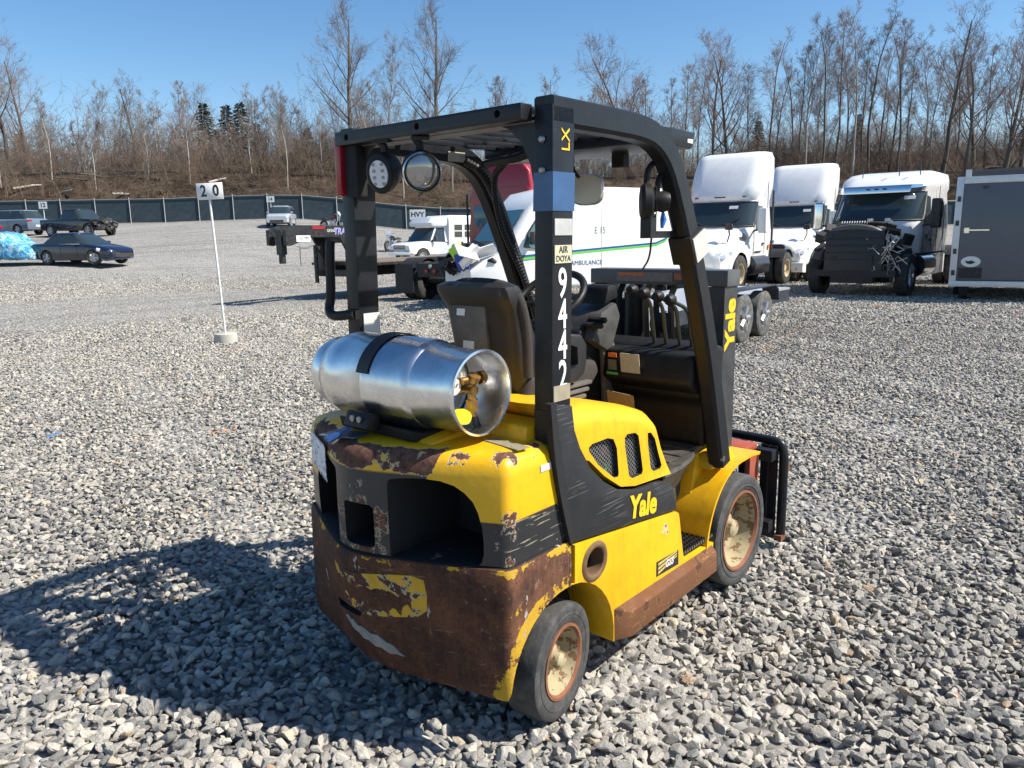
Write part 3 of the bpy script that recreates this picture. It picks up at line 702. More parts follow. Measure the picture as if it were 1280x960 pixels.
# steering column, wheel and dash pod
MB().prism([(.86, .72), (1.14, .72), (1.14, 1.13), (1.02, 1.26), (.90, 1.22)], 'y', .07, .30).obj('steering_column', M_blk, FL, bevel=.03, seg=3)
SWc = Vector((.80, .17, 1.375)); SWn = Vector((-.62, 0, .78)).normalized(); SWa = Vector((0, 1, 0)); SWb = SWn.cross(SWa)
sw = MB().tube([SWc + SWa*(.165*math.cos(t)) + SWb*(.165*math.sin(t)) for t in [2*math.pi*i/36 for i in range(36)]], .0165, n=10, closed=True)
for a in (20, 160, 270): sw.cyl(SWc - SWn*.03, SWc + SWa*(.16*math.cos(R(a))) + SWb*(.16*math.sin(R(a))), .014, n=8)
sw.cyl(SWc-SWn*.05, SWc-SWn*.01, .04, .035, n=20).cyl(SWc-SWn*.25, SWc-SWn*.05, .035, n=14)
sw.obj('steering_wheel', M_blk, FL)
MB().prism([(.92, 1.18), (1.08, 1.10), (1.16, 1.27), (1.12, 1.34), (1.0, 1.30)], 'y', .02, .34).obj('dash_pod', mat('grey_dash', (.05, .05, .05), .5, dirt=.3), FL, bevel=.02)
db = MB()
for i in range(3):
    for j in range(2): db.box((.945+.028*j*1, .06-.03*i, 1.245+.022*j), (.022, .036, .022), rot=(0, R(-25), 0))
db.obj('dash_switch', M_blk, FL, bevel=.004)
MB().prism([(1.02, 1.33), (1.14, 1.36), (1.12, 1.42), (1.05, 1.42)], 'y', .02, .17).obj('display_hood', M_blk, FL, bevel=.02)
MB().prism([(1.06, .80), (1.12, .76), (1.16, 1.10), (1.02, 1.28)], 'y', .035, .062).obj('column_panel', mat('grey_panel', (.09, .088, .085), .5, dirt=.4), FL, bevel=.008)
# hydraulic levers
M_lev = mat('lever_steel', (.05, .055, .05), .35, .5)
for i, y in enumerate((-.16, -.22, -.29, -.35)):
    lv = MB().tube(smoothpath([(1.17, y, 1.12), (1.13, y-.005, 1.26), (1.10, y-.01, 1.36-.012*i), (1.03, y+.03, 1.40-.012*i)], 2), .009, n=8).obj('control_lever', M_lev, FL)
    MB().lathe([(0, -.028), (.018, -.024), (.028, 0), (.022, .02), (0, .028)], o=(1.02, y+.035, 1.405-.012*i), ax='x', n=14).obj('knob', M_blk, lv)
# hoses standing behind the levers (mast hose bundle) and dark lift cylinder
for i, (x, y) in enumerate(((1.42, .03), (1.42, -.03), (1.44, -.10), (1.44, .20))):
    MB().tube(smoothpath([(x, y, .6), (x+.01, y, 1.0), (x-.02, y+.01, 1.34), (x+.03, y+.01, 1.40)], 2), .016, n=8).obj('hydraulic_hose', M_dark if i % 2 else mat('brown_hose', (.09, .06, .03), .6), FL)
MB().cyl((1.47, .13, .3), (1.47, .13, 1.36), .062, n=20).cyl((1.47, .13, 1.36), (1.47, .13, 1.40), .035, n=14).obj('lift_cylinder', M_blk, FL)
# ---- mast
M_mast = mat('mast_paint', (.03, .031, .033), .42, var=.3, dirt=.4, dirtc=(.12, .12, .12))
for s in (-1, 1):
    ch = [(1.42, s*.29), (1.555, s*.29), (1.555, s*.315), (1.445, s*.315), (1.445, s*.35), (1.555, s*.35), (1.555, s*.375), (1.42, s*.375)]
    MB().prism(ch, 'z', .12, 1.40).obj('mast_upright', M_mast, FL)
    MB().bb(1.47, 1.62, s*.20, s*.285, .10, 1.32).obj('inner_upright', M_dark, FL)
    MB().cyl((1.50, s*.245, .35), (1.50, s*.245, 1.30), .028, n=12).obj('lift_rod', M_stl, FL)
    MB().cyl((1.40, s*.31, .62), (1.05, s*.31, .45), .03, n=12).obj('tilt_cylinder', M_blk, FL)
MB().bb(1.425, 1.56, -.385, .385, 1.402, 1.478).obj('mast_crossbar', mat('mast_bar_paint', (.07, .074, .08), .45, var=.25, dirt=.3, dirtc=(.2, .2, .2)), FL, bevel=.006)
MB().bb(1.421, 1.4245, -.10, .22, 1.418, 1.462).obj('warning_label', mat('label_faded', (.2, .17, .16), .6, var=.4, scale=40), FL)
MB().bb(1.419, 1.4208, .06, .21, 1.446, 1.46).obj('warning_label', M_org, FL)
MB().bb(1.419, 1.4208, -.26, -.11, 1.43, 1.462).obj('warning_label', mat('label_rust', (.35, .12, .05), .6), FL)
MB().bb(1.46, 1.56, -.06, .06, .8, 1.1).cyl((1.40, -.10, 1.22), (1.40, -.02, 1.22), .05, n=16).obj('mast_pulley', M_dark, FL)
text('lettering', 'Yale', .135, M_ltr_y, FL, frame((1.49, -.3762, 1.225), (0, 0, 1), (-1, 0, 0)), bold=.006, sx=1.0)
# carriage and load backrest
M_red = mat('red_primer', (.34, .055, .025), .6, var=.3, dirt=.3)
for s in (-1, 1):
    MB().bb(1.66, 1.74, s*.40, s*.43, .30, .56).obj('carriage_plate', M_red, FL, bevel=.006)
    MB().bb(1.60, 1.74, s*.25, s*.43, .57, .60).obj('carriage_bracket', M_red, FL, bevel=.006)
    MB().bb(1.745, 1.752, s*.425, s*.436, .32, .54).obj('carriage_edge', mat('orange_primer', (.6, .2, .08), .6), FL)
    MB().tube(smoothpath([(1.90, 0, .585), (1.90, s*.40, .58), (1.90, s*.485, .575), (1.90, s*.505, .54), (1.90, s*.51, .45), (1.90, s*.51, .08)], 2), .024, n=10).obj('backrest_frame', M_guard, FL)
    for y in (.465, .42, .3, .15): MB().bb(1.86, 1.885, s*(y-.02), s*(y+.02), .06, .56).obj('backrest_bar', M_guard, FL)
    MB().bb(1.895, 1.93, s*.50, s*.53, .42, .47).obj('backrest_bolt', M_rust, FL)
    MB().bb(1.86, 1.92, s*.49, s*.53, .05, .08).obj('backrest_foot', M_rust, FL)
MB().bb(1.76, 1.82, -.5, .5, .50, .56).obj('carriage_bar', M_guard, FL, bevel=.006); MB().bb(1.76, 1.82, -.5, .5, .12, .18).obj('carriage_bar', M_guard, FL, bevel=.006)
MB().bb(1.60, 1.76, -.30, .30, .14, .52).obj('carriage_back', M_dark, FL)

# ---- wheels
def wheel(c, r, w, rim_r, s, steer=0, hubr=.05, deep=.09):
    root = bpy.data.objects.new('wheel', None); COL.objects.link(root); root.parent = FL; root.location = c; root.rotation_euler = (0, 0, steer)
    o = -s*0.0
    f = s*w/2
    t = MB().lathe([(rim_r, f*.86), (rim_r+.012, f*.97), (r*.90, f), (r*.955, f*.985), (r*.985, f*.93), (r, f*.78), (r, -f*.78), (r*.985, -f*.93), (r*.9, -f), (rim_r, -f*.86)], n=72)
    t.obj('tyre', M_rub, root)
    MB().lathe([(r*.80, f*.985), (r*.805, f*1.014), (r*.83, f*1.014), (r*.835, f*.985)], n=72).obj('sidewall_ring', M_rub, root)
    MB().lathe([(rim_r+.004, f*.90), (rim_r+.004, f*.985), (rim_r-.006, f*.99), (rim_r-.014, f*.86)], n=56).obj('rim_flange', mat('rim_rust2', (.2, .075, .035), .8, var=.5, scale=30), root)
    M_rim = worn('rim_paint', (.38, .32, .19), rust=(.17, .10, .05), amt=.45, scale=24, prim=(.34, .26, .15), rough=.5)
    _MC.setdefault('rim', M_rim)
    MB().lathe([(rim_r-.014, f*.86), (rim_r-.022, f*.5), (rim_r-.035, f-s*deep), (rim_r*.55, f-s*(deep+.008)), (0, f-s*(deep+.01))], n=56).obj('rim', _MC['rim'], root)
    hb = MB().lathe([(hubr*1.45, f-s*(deep+.005)), (hubr*1.4, f-s*(deep-.02)), (hubr*.95, f-s*(deep-.03)), (hubr*.85, f-s*(deep-.062)), (hubr*.6, f-s*(deep-.07)), (0, f-s*(deep-.072))], n=24).obj('hub', _MC['rim'], root)
    nb = MB()
    for i in range(6):
        t0 = 2*math.pi*i/6; p = Vector((hubr*1.75*math.cos(t0), f-s*(deep+.006), hubr*1.75*math.sin(t0))); nb.cyl(p, p+Vector((0, s*.022, 0)), .011, n=6)
    nb.obj('wheel_nuts', _MC['rim'], root)
    return root
for s in (-1, 1):
    wheel((0, s*(.505-.0635), .203), .203, .127, .128, s, steer=R(9) if True else 0, hubr=.036, deep=.075)
    wheel((1.363, s*(.529-.088), .2665), .2665, .178, .188, s, hubr=.05, deep=.10)
MB().box((0, 0, .2), (.09, .7, .08)).obj('steer_axle', M_dark, FL)

# ---- overhead guard
for s in (-1, 1):
    Y = lambda y: y*s
    # rear post : bent plate column
    MB().hexa([(-.062, Y(-.438), 1.10), (.036, Y(-.438), 1.10), (.036, Y(-.512), 1.10), (-.062, Y(-.512), 1.10), (-.05, Y(-.442), 2.03), (.06, Y(-.442), 2.03), (.06, Y(-.512), 2.03), (-.05, Y(-.512), 2.03)]).obj('rear_post', M_guard, FL, bevel=.007)
    ft = MB().hexa([(-.058, Y(-.44), .99), (.03, Y(-.44), .99), (.03, Y(-.505), .99), (-.058, Y(-.505), .99), (-.062, Y(-.438), 1.10), (.036, Y(-.438), 1.10), (.036, Y(-.509), 1.10), (-.062, Y(-.509), 1.10)]).obj('post_foot', M_guard, FL)
    # gusset curving from the post to the crossbeam
    gp = [(Y(-.44), 2.0), (Y(-.25), 2.0), (Y(-.33), 1.975), (Y(-.385), 1.93), (Y(-.42), 1.86), (Y(-.44), 1.76)]
    MB().prism(gp, 'x', -.045, -.035).obj('post_gusset', M_guard, FL)
    for z in (1.93, 1.84): MB().lathe([(0, -.010), (.008, -.008), (.011, 0)], o=(-.056, Y(-.475), z), ax='x', n=12).obj('bolt', M_stl, FL)
    # side rail and front leg : one bent tube
    path = [(-.045, Y(-.475), 2.015), (.25, Y(-.475), 2.015), (.46, Y(-.475), 2.012), (.57, Y(-.475), 1.995), (.66, Y(-.475), 1.945), (.73, Y(-.475), 1.865), (.82, Y(-.475), 1.70), (.93, Y(-.475), 1.47), (1.03, Y(-.475), 1.22), (1.12, Y(-.475), .95), (1.205, Y(-.475), .66), (1.215, Y(-.475), .625)]
    pth = smoothpath(path, 1)
    pr = [(-.037, -.034), (-.030, -.040), (.030, -.040), (.037, -.034), (.037, -.012), (.031, -.009), (.031, .009), (.037, .012), (.037, .034), (.024, .046), (-.024, .046), (-.037, .034)]
    MB().sweep(pth, pr, smooth=True).obj('guard_leg', M_guard, FL)
    MB().cyl((1.175, Y(-.515), .66), (1.175, Y(-.50), .66), .014, n=6).obj('bolt', M_chr, FL)
# rear crossbeam with three holes
cb = MB().bb(-.105, -.05, -.435, .47, 1.985, 2.035).obj('rear_crossbeam', M_guard, FL, bevel=.006); cb.data.materials.append(M_dark)
boolean(cb, [cutter(MB().cyl((-.13, y, 2.012), (-.07, y, 2.012), .012, n=16), [M_dark]) for y in (.40, .02, -.34)])
MB().bb(-.05, .02, -.44, .46, 1.983, 1.989).obj('beam_flange', mat('grey_flange', (.16, .155, .15), .5), FL)
for i in range(8):
    y = -.385+i*.11
    MB().bb(-.03, .70, y-.02, y+.02, 2.018, 2.036).obj('roof_slat', M_guard, FL, bevel=.003)
MB().bb(.18, .205, -.44, .44, 2.037, 2.043).bb(.48, .505, -.44, .44, 2.037, 2.043).obj('slat_tie', M_guard, FL)
vz = MB().hexa([(.68, -.44, 1.985), (1.02, -.40, 1.985), (1.02, .40, 1.985), (.68, .44, 1.985), (.68, -.44, 2.045), (1.03, -.41, 2.05), (1.03, .41, 2.05), (.68, .44, 2.045)]).obj('front_visor', M_guard, FL, bevel=.008)
MB().box((.985, -.4085, 2.02), (.055, .003, .03), rot=(0, 0, R(6))).obj('decal', M_wht, FL)
MB().box((.50, .434, 1.985), (.10, .004, .04)).obj('decal', M_cream, FL)
MB().tube(smoothpath([(.92, .13, 1.985), (.92, .13, 1.94), (.94, .11, 1.90)], 1), .008, n=6).bb(.93, .97, -.13, -.07, 1.93, 1.985).obj('mirror_bracket', M_dark, FL)
k = N('rear_mirror'); k.out(Base_Color=(.5, .47, .42), Roughness=.3, Metallic=.3)
MB().loft([[(.95+dx, .07+sx*p[0], 1.845+sx*p[1]) for p in [(.085*math.copysign(abs(math.cos(t))**.6, math.cos(t)), .068*math.copysign(abs(math.sin(t))**.6, math.sin(t))) for t in [2*math.pi*i/24 for i in range(24)]]] for dx, sx in ((-.008, .9), (-.012, .94), (0, 1.0), (.012, .95))]).obj('rear_mirror', k.mat, FL)
# tail lamp, work lamps
k = N('red_lens'); k.out(Base_Color=k.mix(k.noise(20, 2), (.2, .004, .012), (.32, .008, .02)), Roughness=.25)
MB().prism([(.445, 2.02), (.482, 2.02), (.486, 1.985), (.484, 1.82), (.472, 1.805), (.452, 1.812)], 'x', -.10, -.065).obj('tail_lamp', k.mat, FL, bevel=.008)
MB().bb(-.08, -.03, .38, .455, 1.80, 1.99).obj('lamp_housing', M_dark, FL, bevel=.01)
def lamp(c, yaw, oblong):
    root = bpy.data.objects.new('work_lamp', None); COL.objects.link(root); root.parent = FL; root.location = c; root.rotation_euler = (0, R(-12), yaw)
    n = 28; w = .048 if oblong else .064; h = .066 if oblong else .066
    ring = lambda x, f: [(x, w*f*math.cos(2*math.pi*i/n), h*f*math.sin(2*math.pi*i/n)) for i in range(n)]
    MB().loft([ring(.085, .45), ring(.06, .85), ring(.0, 1.05), ring(-.045, 1.05), ring(-.05, .95)]).obj('housing', M_blk, root)
    if oblong:
        lens = MB().loft([ring(-.049, .72), ring(-.055, .70)]).obj('lens', mat('led_lens', (.62, .64, .65), .3, var=.3, scale=60), root)
        d = MB()
        for a in range(4):
            for q in range(2): d.cyl((-.054, -.016+q*.032, -.033+a*.022), (-.058, -.016+q*.032, -.033+a*.022), .006, n=8)
        d.obj('led', mat('led_grey', (.25, .25, .27), .4), lens)
    else:
        k = N('lamp_glass'); k.out(Base_Color=(.35, .34, .33), Roughness=.1, Metallic=.7); MB().loft([ring(-.05, .9), ring(-.058, .7), ring(-.064, .35), ring(-.066, .02)]).obj('lens', k.mat, root)
        MB().lathe([(.063, -.048), (.067, -.055), (.062, -.06)], ax='x', n=28).obj('bezel', M_chr, root)
    MB().tube([(.02, 0, .06), (.02, 0, .085), (.02, .02, .11)], .014, n=8).bb(-.01, .05, -.03, .03, .10, .112).obj('lamp_bracket', M_guard, root)
lamp((-.085, .215, 1.878), R(25), True); lamp((-.06, .055, 1.875), R(52), False)
# grab bar on the far post
MB().tube(smoothpath([(-.07, .45, 1.36), (-.09, .57, 1.345), (-.075, .61, 1.37), (-.06, .61, 1.42), (-.06, .60, 1.62), (-.055, .598, 1.64)], 2), .019, n=10).obj('grab_bar', M_blk, FL)
MB().bb(-.075, .02, .44, .50, 1.34, 1.375).obj('grab_bracket', M_blk, FL)
MB().box((.0, .4352, 1.29), (.08, .003, .14)).obj('sticker_sheet', mat('torn_sticker', (.6, .6, .57), .6, var=.3, scale=25), FL)
# corrugated conduits from the roof down the far leg
def conduit(pts, r=.017):
    p = smoothpath(pts, 3); q = []; n = int(sum((b-a).length for a, b in zip(p, p[1:]))/.008)
    L = [0]
    for a, b in zip(p, p[1:]): L.append(L[-1]+(b-a).length)
    j = 0; rr = []
    for i in range(n):
        d = L[-1]*i/(n-1)
        while j < len(L)-2 and L[j+1] < d: j += 1
        q.append(p[j].lerp(p[j+1], (d-L[j])/max(1e-6, L[j+1]-L[j]))); rr.append(r*(1.12 if i % 2 else .88))
    MB().tube(q, rr, n=8).obj('corrugated_conduit', M_blk, FL)
conduit([(.52, .40, 1.965), (.60, .38, 1.93), (.72, .40, 1.80), (.84, .42, 1.62), (.95, .42, 1.40), (1.05, .40, 1.15)])
conduit([(.46, .10, 1.96), (.55, .22, 1.935), (.62, .34, 1.90), (.74, .41, 1.70), (.86, .39, 1.50), (.90, .36, 1.36), (1.0, .38, 1.15)], .014)
conduit([(.16, -.38, 1.965), (.30, -.1, 1.93), (.45, .15, 1.945), (.6, .36, 1.955)], .016)
# things on the near post
BL = lambda z0, z1, m, nm: MB().hexa([(-.0515-.0128*(2.03-z0)/.93, -.5145, z0), (.0495-.0245*(2.03-z0)/.93+.0115, -.5145, z0), (.0495-.0245*(2.03-z0)/.93+.0115, -.437, z0), (-.0515-.0128*(2.03-z0)/.93, -.437, z0), (-.0515-.0128*(2.03-z1)/.93, -.5145, z1), (.0495-.0245*(2.03-z1)/.93+.0115, -.5145, z1), (.0495-.0245*(2.03-z1)/.93+.0115, -.440, z1), (-.0515-.0128*(2.03-z1)/.93, -.440, z1)]).obj(nm, m, FL)
BL(1.72, 1.835, mat('blue_tape', (.03, .085, .20), .3, var=.35, scale=14), 'blue_tape')
M_gl = mat('grey_sticker', (.42, .42, .4), .5, var=.25, scale=30)
MB().box((-.003, -.514, 1.672), (.088, .003, .05)).obj('sticker', M_gl, FL)
MB().box((-.005, -.514, 1.59), (.086, .003, .055)).obj('sticker', mat('cream_sticker', (.5, .48, .33), .55, var=.15, scale=40), FL)
text('lettering', 'AIR', .03, INK, FL, frame((-.006, -.516, 1.603), (1, 0, 0), (0, 0, 1))); text('lettering', 'DOYA', .026, INK, FL, frame((-.006, -.516, 1.576), (1, 0, 0), (0, 0, 1)))
MB().box((-.014, -.513, 1.155), (.085, .004, .05)).obj('sticker', mat('tan_sticker', (.30, .26, .18), .6, var=.3, scale=40), FL)
for ch, z in (('9', 1.497), ('4', 1.40), ('4', 1.303), ('2', 1.208)):
    text('number', ch, .13, M_ltr_w, FL, frame((-.008, -.5135, z), (1, 0, 0), (0, 0, 1)), bold=.0015, sx=.72)
text('lettering', 'LX', .058, M_ltr_y, FL, frame((.012, -.5135, 1.93), (0, 0, 1), (-1, 0, 0)), bold=.0)
# fan unit and clamp on the near front leg
MB().box((.868, -.475, 1.60), (.118, .10, .115), rot=(0, R(-25), 0)).obj('clamp_block', M_blk, FL, bevel=.006)
MB().box((.872, -.5275, 1.60), (.10, .004, .10), rot=(0, R(-25), 0)).obj('clamp_plate', mat('pale_plate', (.5, .5, .46), .5, var=.2, scale=40), FL)
MB().bb(.60, .92, -.46, -.435, 1.632, 1.658).bb(.58, .62, -.475, -.43, 1.632, 1.72).obj('fan_arm', M_guard, FL)
MB().lathe([(0, -.05), (.05, -.045), (.055, 0), (.05, .04), (0, .045)], o=(.895, -.45, 1.60), ax='y', n=18).obj('clamp_knob', M_blk, FL)
fan = MB().lathe([(0, -.022), (.05, -.022), (.064, -.012), (.066, .012), (.055, .024), (0, .028)], ax='x', n=28).obj('fan_housing', M_blk, FL, label='round black cab fan on bracket'); fan.location = (.60, -.445, 1.765); fan.rotation_euler = (0, 0, R(128))
fm = MB().lathe([(0, -.03), (.032, -.026), (.04, 0), (.032, .03), (0, .034)], ax='x', n=20).obj('fan_motor', M_blk, FL); fm.location = (.66, -.475, 1.765); fm.rotation_euler = (0, 0, R(128))
gr = MB()
for i in range(3): gr.tube([(-.03, (.02+.018*i)*math.cos(t), (.02+.018*i)*math.sin(t)) for t in [2*math.pi*j/20 for j in range(20)]], .0025, n=4, closed=True)
gr = gr.obj('fan_guard', M_blk, FL); gr.location = fan.location; gr.rotation_euler = fan.rotation_euler
MB().tube(smoothpath([(.60, -.44, 1.82), (.61, -.44, 1.89), (.68, -.45, 1.92), (.75, -.46, 1.87)], 2), .011, n=8).tube(smoothpath([(.66, -.45, 1.78), (.67, -.45, 1.86), (.73, -.46, 1.89), (.77, -.46, 1.83)], 2), .011, n=8).tube(smoothpath([(.62, -.455, 1.64), (.61, -.455, 1.56), (.57, -.45, 1.52)], 2), .004, n=6).obj('fan_cable', M_blk, FL)
MB().tube([(.66, -.475, 1.67), (.67, -.475, 1.70), (.665, -.475, 1.73)], [.006, .013, .004], n=8).obj('blue_tie', mat('blue_plastic', (.02, .14, .5), .4), FL)

# ---- seat
M_seat = mat('seat_vinyl', (.012, .012, .014), .45, var=.3, dirt=.3, dirtc=(.04, .037, .035))
M_seatf = mat('seat_fabric', (.035, .03, .028), .95, var=.5, scale=60, bump=.6, bscale=200)
bk = MB(); rings = []
for z, hw, x0, x1 in ((1.08, .17, .17, .30), (1.14, .20, .155, .31), (1.28, .205, .135, .27), (1.40, .203, .11, .22), (1.43, .208, .085, .20), (1.462, .213, .065, .185), (1.485, .205, .06, .17), (1.498, .17, .08, .15)):
    n = 20; ring = []
    for i in range(n):
        t = 2*math.pi*i/n; c, q = math.cos(t), math.sin(t)
        sg = lambda v: (abs(v)**.36)*(1 if v > 0 else -1)
        ring.append(((x0+x1)/2 + (x1-x0)/2*sg(c), -.03 + hw*.84*sg(q), z-.012))
    rings.append(ring)
sb = bk.loft(rings).obj('seat_back', M_seat, FL)
MB().hexa([(.128, -.07, 1.18), (.145, -.07, 1.18), (.145, .09, 1.18), (.128, .09, 1.18), (.10, -.08, 1.40), (.125, -.08, 1.40), (.125, .10, 1.40), (.10, .10, 1.40)]).obj('manual_pocket', mat('pocket_grey', (.06, .058, .05), .6, dirt=.3), sb, bevel=.006)
MB().box((.1005, .04, 1.375), (.003, .04, .025), rot=(0, R(6.5), 0)).obj('seat_label', M_wht, sb); MB().box((.1165, .02, 1.25), (.003, .055, .06), rot=(0, R(6.5), 0)).obj('seat_label', M_gl, sb)
MB().tube(smoothpath([(.20, -.195, 1.14), (.19, -.20, 1.30), (.16, -.20, 1.42), (.135, -.17, 1.472), (.13, -.02, 1.482), (.135, .10, 1.472), (.16, .135, 1.42), (.19, .14, 1.28)], 2), .022, n=10).obj('seat_bolster', M_seatf, sb)
MB().prism([(.16, 1.05), (.20, 1.02), (.60, 1.06), (.64, 1.10), (.62, 1.15), (.50, 1.165), (.28, 1.13), (.2, 1.14)], 'y', -.215, .235).obj('seat_cushion', M_seatf, FL, bevel=.03, seg=3)
for s in (-1, 1):
    y = -.235 if s < 0 else .255
    hpz = [(.30, 1.12), (.30, 1.20), (.32, 1.26), (.38, 1.285), (.45, 1.275), (.485, 1.235), (.485, 1.17), (.47, 1.12), (.43, 1.10), (.36, 1.09)]
    hip = MB().prism(hpz, 'y', y-.025, y+.025).obj('hip_restraint', M_seat, FL, bevel=.012, seg=3)
    boolean(hip, [cutter(MB().prism([(.35, 1.155), (.345, 1.22), (.38, 1.242), (.42, 1.23), (.425, 1.165), (.395, 1.15)], 'y', y-.1, y+.1))])
for i in range(3):
    MB().bb(.22, .55-.02*i, -.24, .24, 1.075-.025*i-.008, 1.075-.025*i+.008).obj('suspension_fold', mat('grey_bellows', (.09, .085, .08), .6, dirt=.3), FL, bevel=.006)
MB().bb(.2, .52, -.2, .2, .98, 1.06).obj('seat_base', M_dark, FL)
MB().bb(.28, .36, .25, .31, 1.10, 1.22).obj('belt_housing', M_blk, FL, bevel=.02)
# ---- gas cylinder bracket, strap, latch
MB().prism([(-.33, 1.0), (-.07, 1.0), (-.06, 1.04), (-.12, 1.02), (-.28, 1.02), (-.34, 1.04)], 'y', -.16, .22).obj('tank_cradle', M_dark, FL, bevel=.006)
st = MB(); TA = Vector((-.205, 0, 1.165))
ring = [(TA.x + .162*math.cos(R(a)), .055, TA.z + .162*math.sin(R(a))) for a in range(-20, 172, 8)]
MB().sweep(ring, [(-.028, -.002), (.028, -.002), (.028, .002), (-.028, .002)]).obj('tank_strap', mat('strap_black', (.015, .014, .016), .55), FL)
MB().box((-.372, .05, 1.05), (.05, .13, .06), rot=(0, R(25), 0)).obj('strap_latch', M_blk, FL, bevel=.015)
for y in (.03, .065): MB().lathe([(0, -.004), (.011, -.003), (.011, .003), (0, .003)], o=(-.40, y, 1.062), ax='x', n=12).obj('bolt', M_stl, FL)
MB().hexa([(-.39, .06, 1.035), (-.37, .06, 1.045), (-.37, .09, 1.045), (-.39, .09, 1.035), (-.475, .075, .985), (-.465, .075, .995), (-.465, .105, .995), (-.475, .105, .985)]).obj('latch_lever', M_stl, FL, bevel=.003)
MB().box((-.40, .11, 1.0015), (.10, .14, .003), rot=(0, R(3), R(20))).obj('plastic_sleeve', mat('blue_grey_card', (.09, .12, .15), .35, var=.3), FL)
MB().box((-.445, .09, 1.014), (.085, .03, .010), rot=(0, R(-18), R(-12))).obj('blue_handle', mat('blue_plastic2', (.015, .06, .2), .4), FL)

# ================================================================ GAS CYLINDER (rests on the forklift)
def alu():
    k = N('brushed_aluminium'); n = k.noise(5, 6, vec=k.map((6, 60, 6))); n2 = k.noise(40, 5)
    k.out(Base_Color=k.mix(k.ramp(k.noise(7, 7, rough=.7), [(.35, 0.0), (.7, 1.0)]), (.62, .62, .63), (.84, .84, .84)), Metallic=1.0, Roughness=k.n('MapRange', i_0=k.noise(6, 5), i_3=.17, i_4=.38).outputs[0], Anisotropic=.2)
    k.bump(k.math('ADD', k.math('ADD', n, k.math('MULTIPLY', n2, .5)), k.math('MULTIPLY', k.noise(9, 4), 2.5)), .14, .003); return k.mat
M_alu = alu()
GT = thing('gas_cylinder', 'silver aluminium propane cylinder strapped across the back of the forklift', 'gas cylinder', (TA.x, 0, TA.z))
b = MB().lathe([(0, .385), (.055, .382), (.10, .365), (.132, .33), (.15, .275), (.154, .23), (.154, .072), (.1555, .070), (.1562, .066), (.1555, .062), (.154, .060), (.154, -.125), (.151, -.14), (.142, -.155), (.125, -.165), (.09, -.185), (.05, -.20), (0, -.205)], n=64)
b.obj('shell', M_alu, GT)
MB().lathe([(.125, .33), (.128, .37), (.115, .402), (.109, .402), (.107, .35)], n=56).obj('foot_ring', M_alu, GT)
col = MB().lathe([(.143, -.150), (.139, -.17), (.135, -.20), (.134, -.325), (.138, -.335), (.138, -.348), (.131, -.350), (.127, -.343), (.127, -.17)], n=64).obj('collar', M_alu, GT)
boolean(col, [cutter(MB().cyl((-.08, -.245, -.09), (-.25, -.245, -.12), .038, n=24)), cutter(MB().cyl((.05, -.26, .02), (.25, -.26, -.06), .04, n=24))])
M_brs = mat('brass', (.42, .25, .08), .4, .9, var=.3, scale=30, dirt=.4, dirtc=(.1, .05, .02))
v = MB().cyl((.015, -.20, .0), (.015, -.30, .0), .017, n=12).cyl((.015, -.285, .02), (.015, -.285, -.085), .014, n=12).cyl((.015, -.285, -.03), (.015, -.285, -.07), .022, n=6)
v.cyl((.015, -.29, .03), (.015, -.30, .05), .02, n=10).cyl((-.03, -.285, .035), (.06, -.285, .035), .012, n=10).cyl((.05, -.285, .035), (.07, -.285, .035), .022, n=10)
v.obj('valve', M_brs, GT)
MB().cyl((.02, -.285, -.085), (.035, -.29, -.125), .012, n=10).obj('coupling', M_dark, GT)
gg = MB().lathe([(0, -.20), (.032, -.20), (.033, -.275), (.028, -.28), (0, -.28)], o=(-.055, 0, .02), n=24).obj('gauge', M_brs, GT)
MB().lathe([(0, -.2805), (.026, -.2805), (0, -.283)], o=(-.055, 0, .02), n=24).obj('gauge_face', M_wht, gg)
MB().tube([(-.055, -.2845, .02), (-.045, -.2845, .03)], .002, n=5).obj('needle', INK, gg)
MB().lathe([(0, -.27), (.022, -.275), (.026, -.30), (.021, -.32), (0, -.325)], o=(-.045, 0, -.075), n=20).obj('valve_cap', mat('yellow_cap', (.75, .68, .02), .45), GT)
# ================================================================ VEHICLES
M_tyre = mat('tyre_rubber', (.022, .022, .023), .8, var=.3, dirt=.55, dirtc=(.11, .105, .095))
M_gtyre = mat('dusty_tyre', (.06, .06, .058), .85, var=.3, dirt=.8, dirtc=(.2, .195, .18))
M_tw = mat('truck_white', (.80, .80, .79), .25, var=.04, scale=2, dirt=.14, dirtc=(.45, .43, .4), coat=.4)
M_dwht = mat('dull_white', (.72, .72, .70), .35, var=.05, dirt=.12)
M_cblk = mat('car_black', (.008, .008, .009), .22, var=.2, coat=.6)
M_trim = mat('black_trim', (.02, .02, .021), .55, dirt=.3)
M_chas = mat('chassis_black', (.014, .014, .015), .6, dirt=.35, dirtc=(.07, .065, .06))
M_chrome = mat('chrome', (.75, .76, .78), .12, 1.0, var=.05)
M_rimS = mat('alloy_rim', (.5, .5, .5), .3, .8)
M_rimC = mat('cream_rim', (.5, .42, .25), .5, var=.3, dirt=.4)
M_glass = glass('dark_glass'); M_glass2 = glass('teal_glass', (.05, .13, .15))
M_lens = mat('headlamp_lens', (.5, .53, .56), .12, .2, var=.3, scale=20, coat=.8)
M_amber = mat('amber_lens', (.7, .2, .02), .3); M_rlens = mat('tail_lens', (.4, .01, .01), .25)
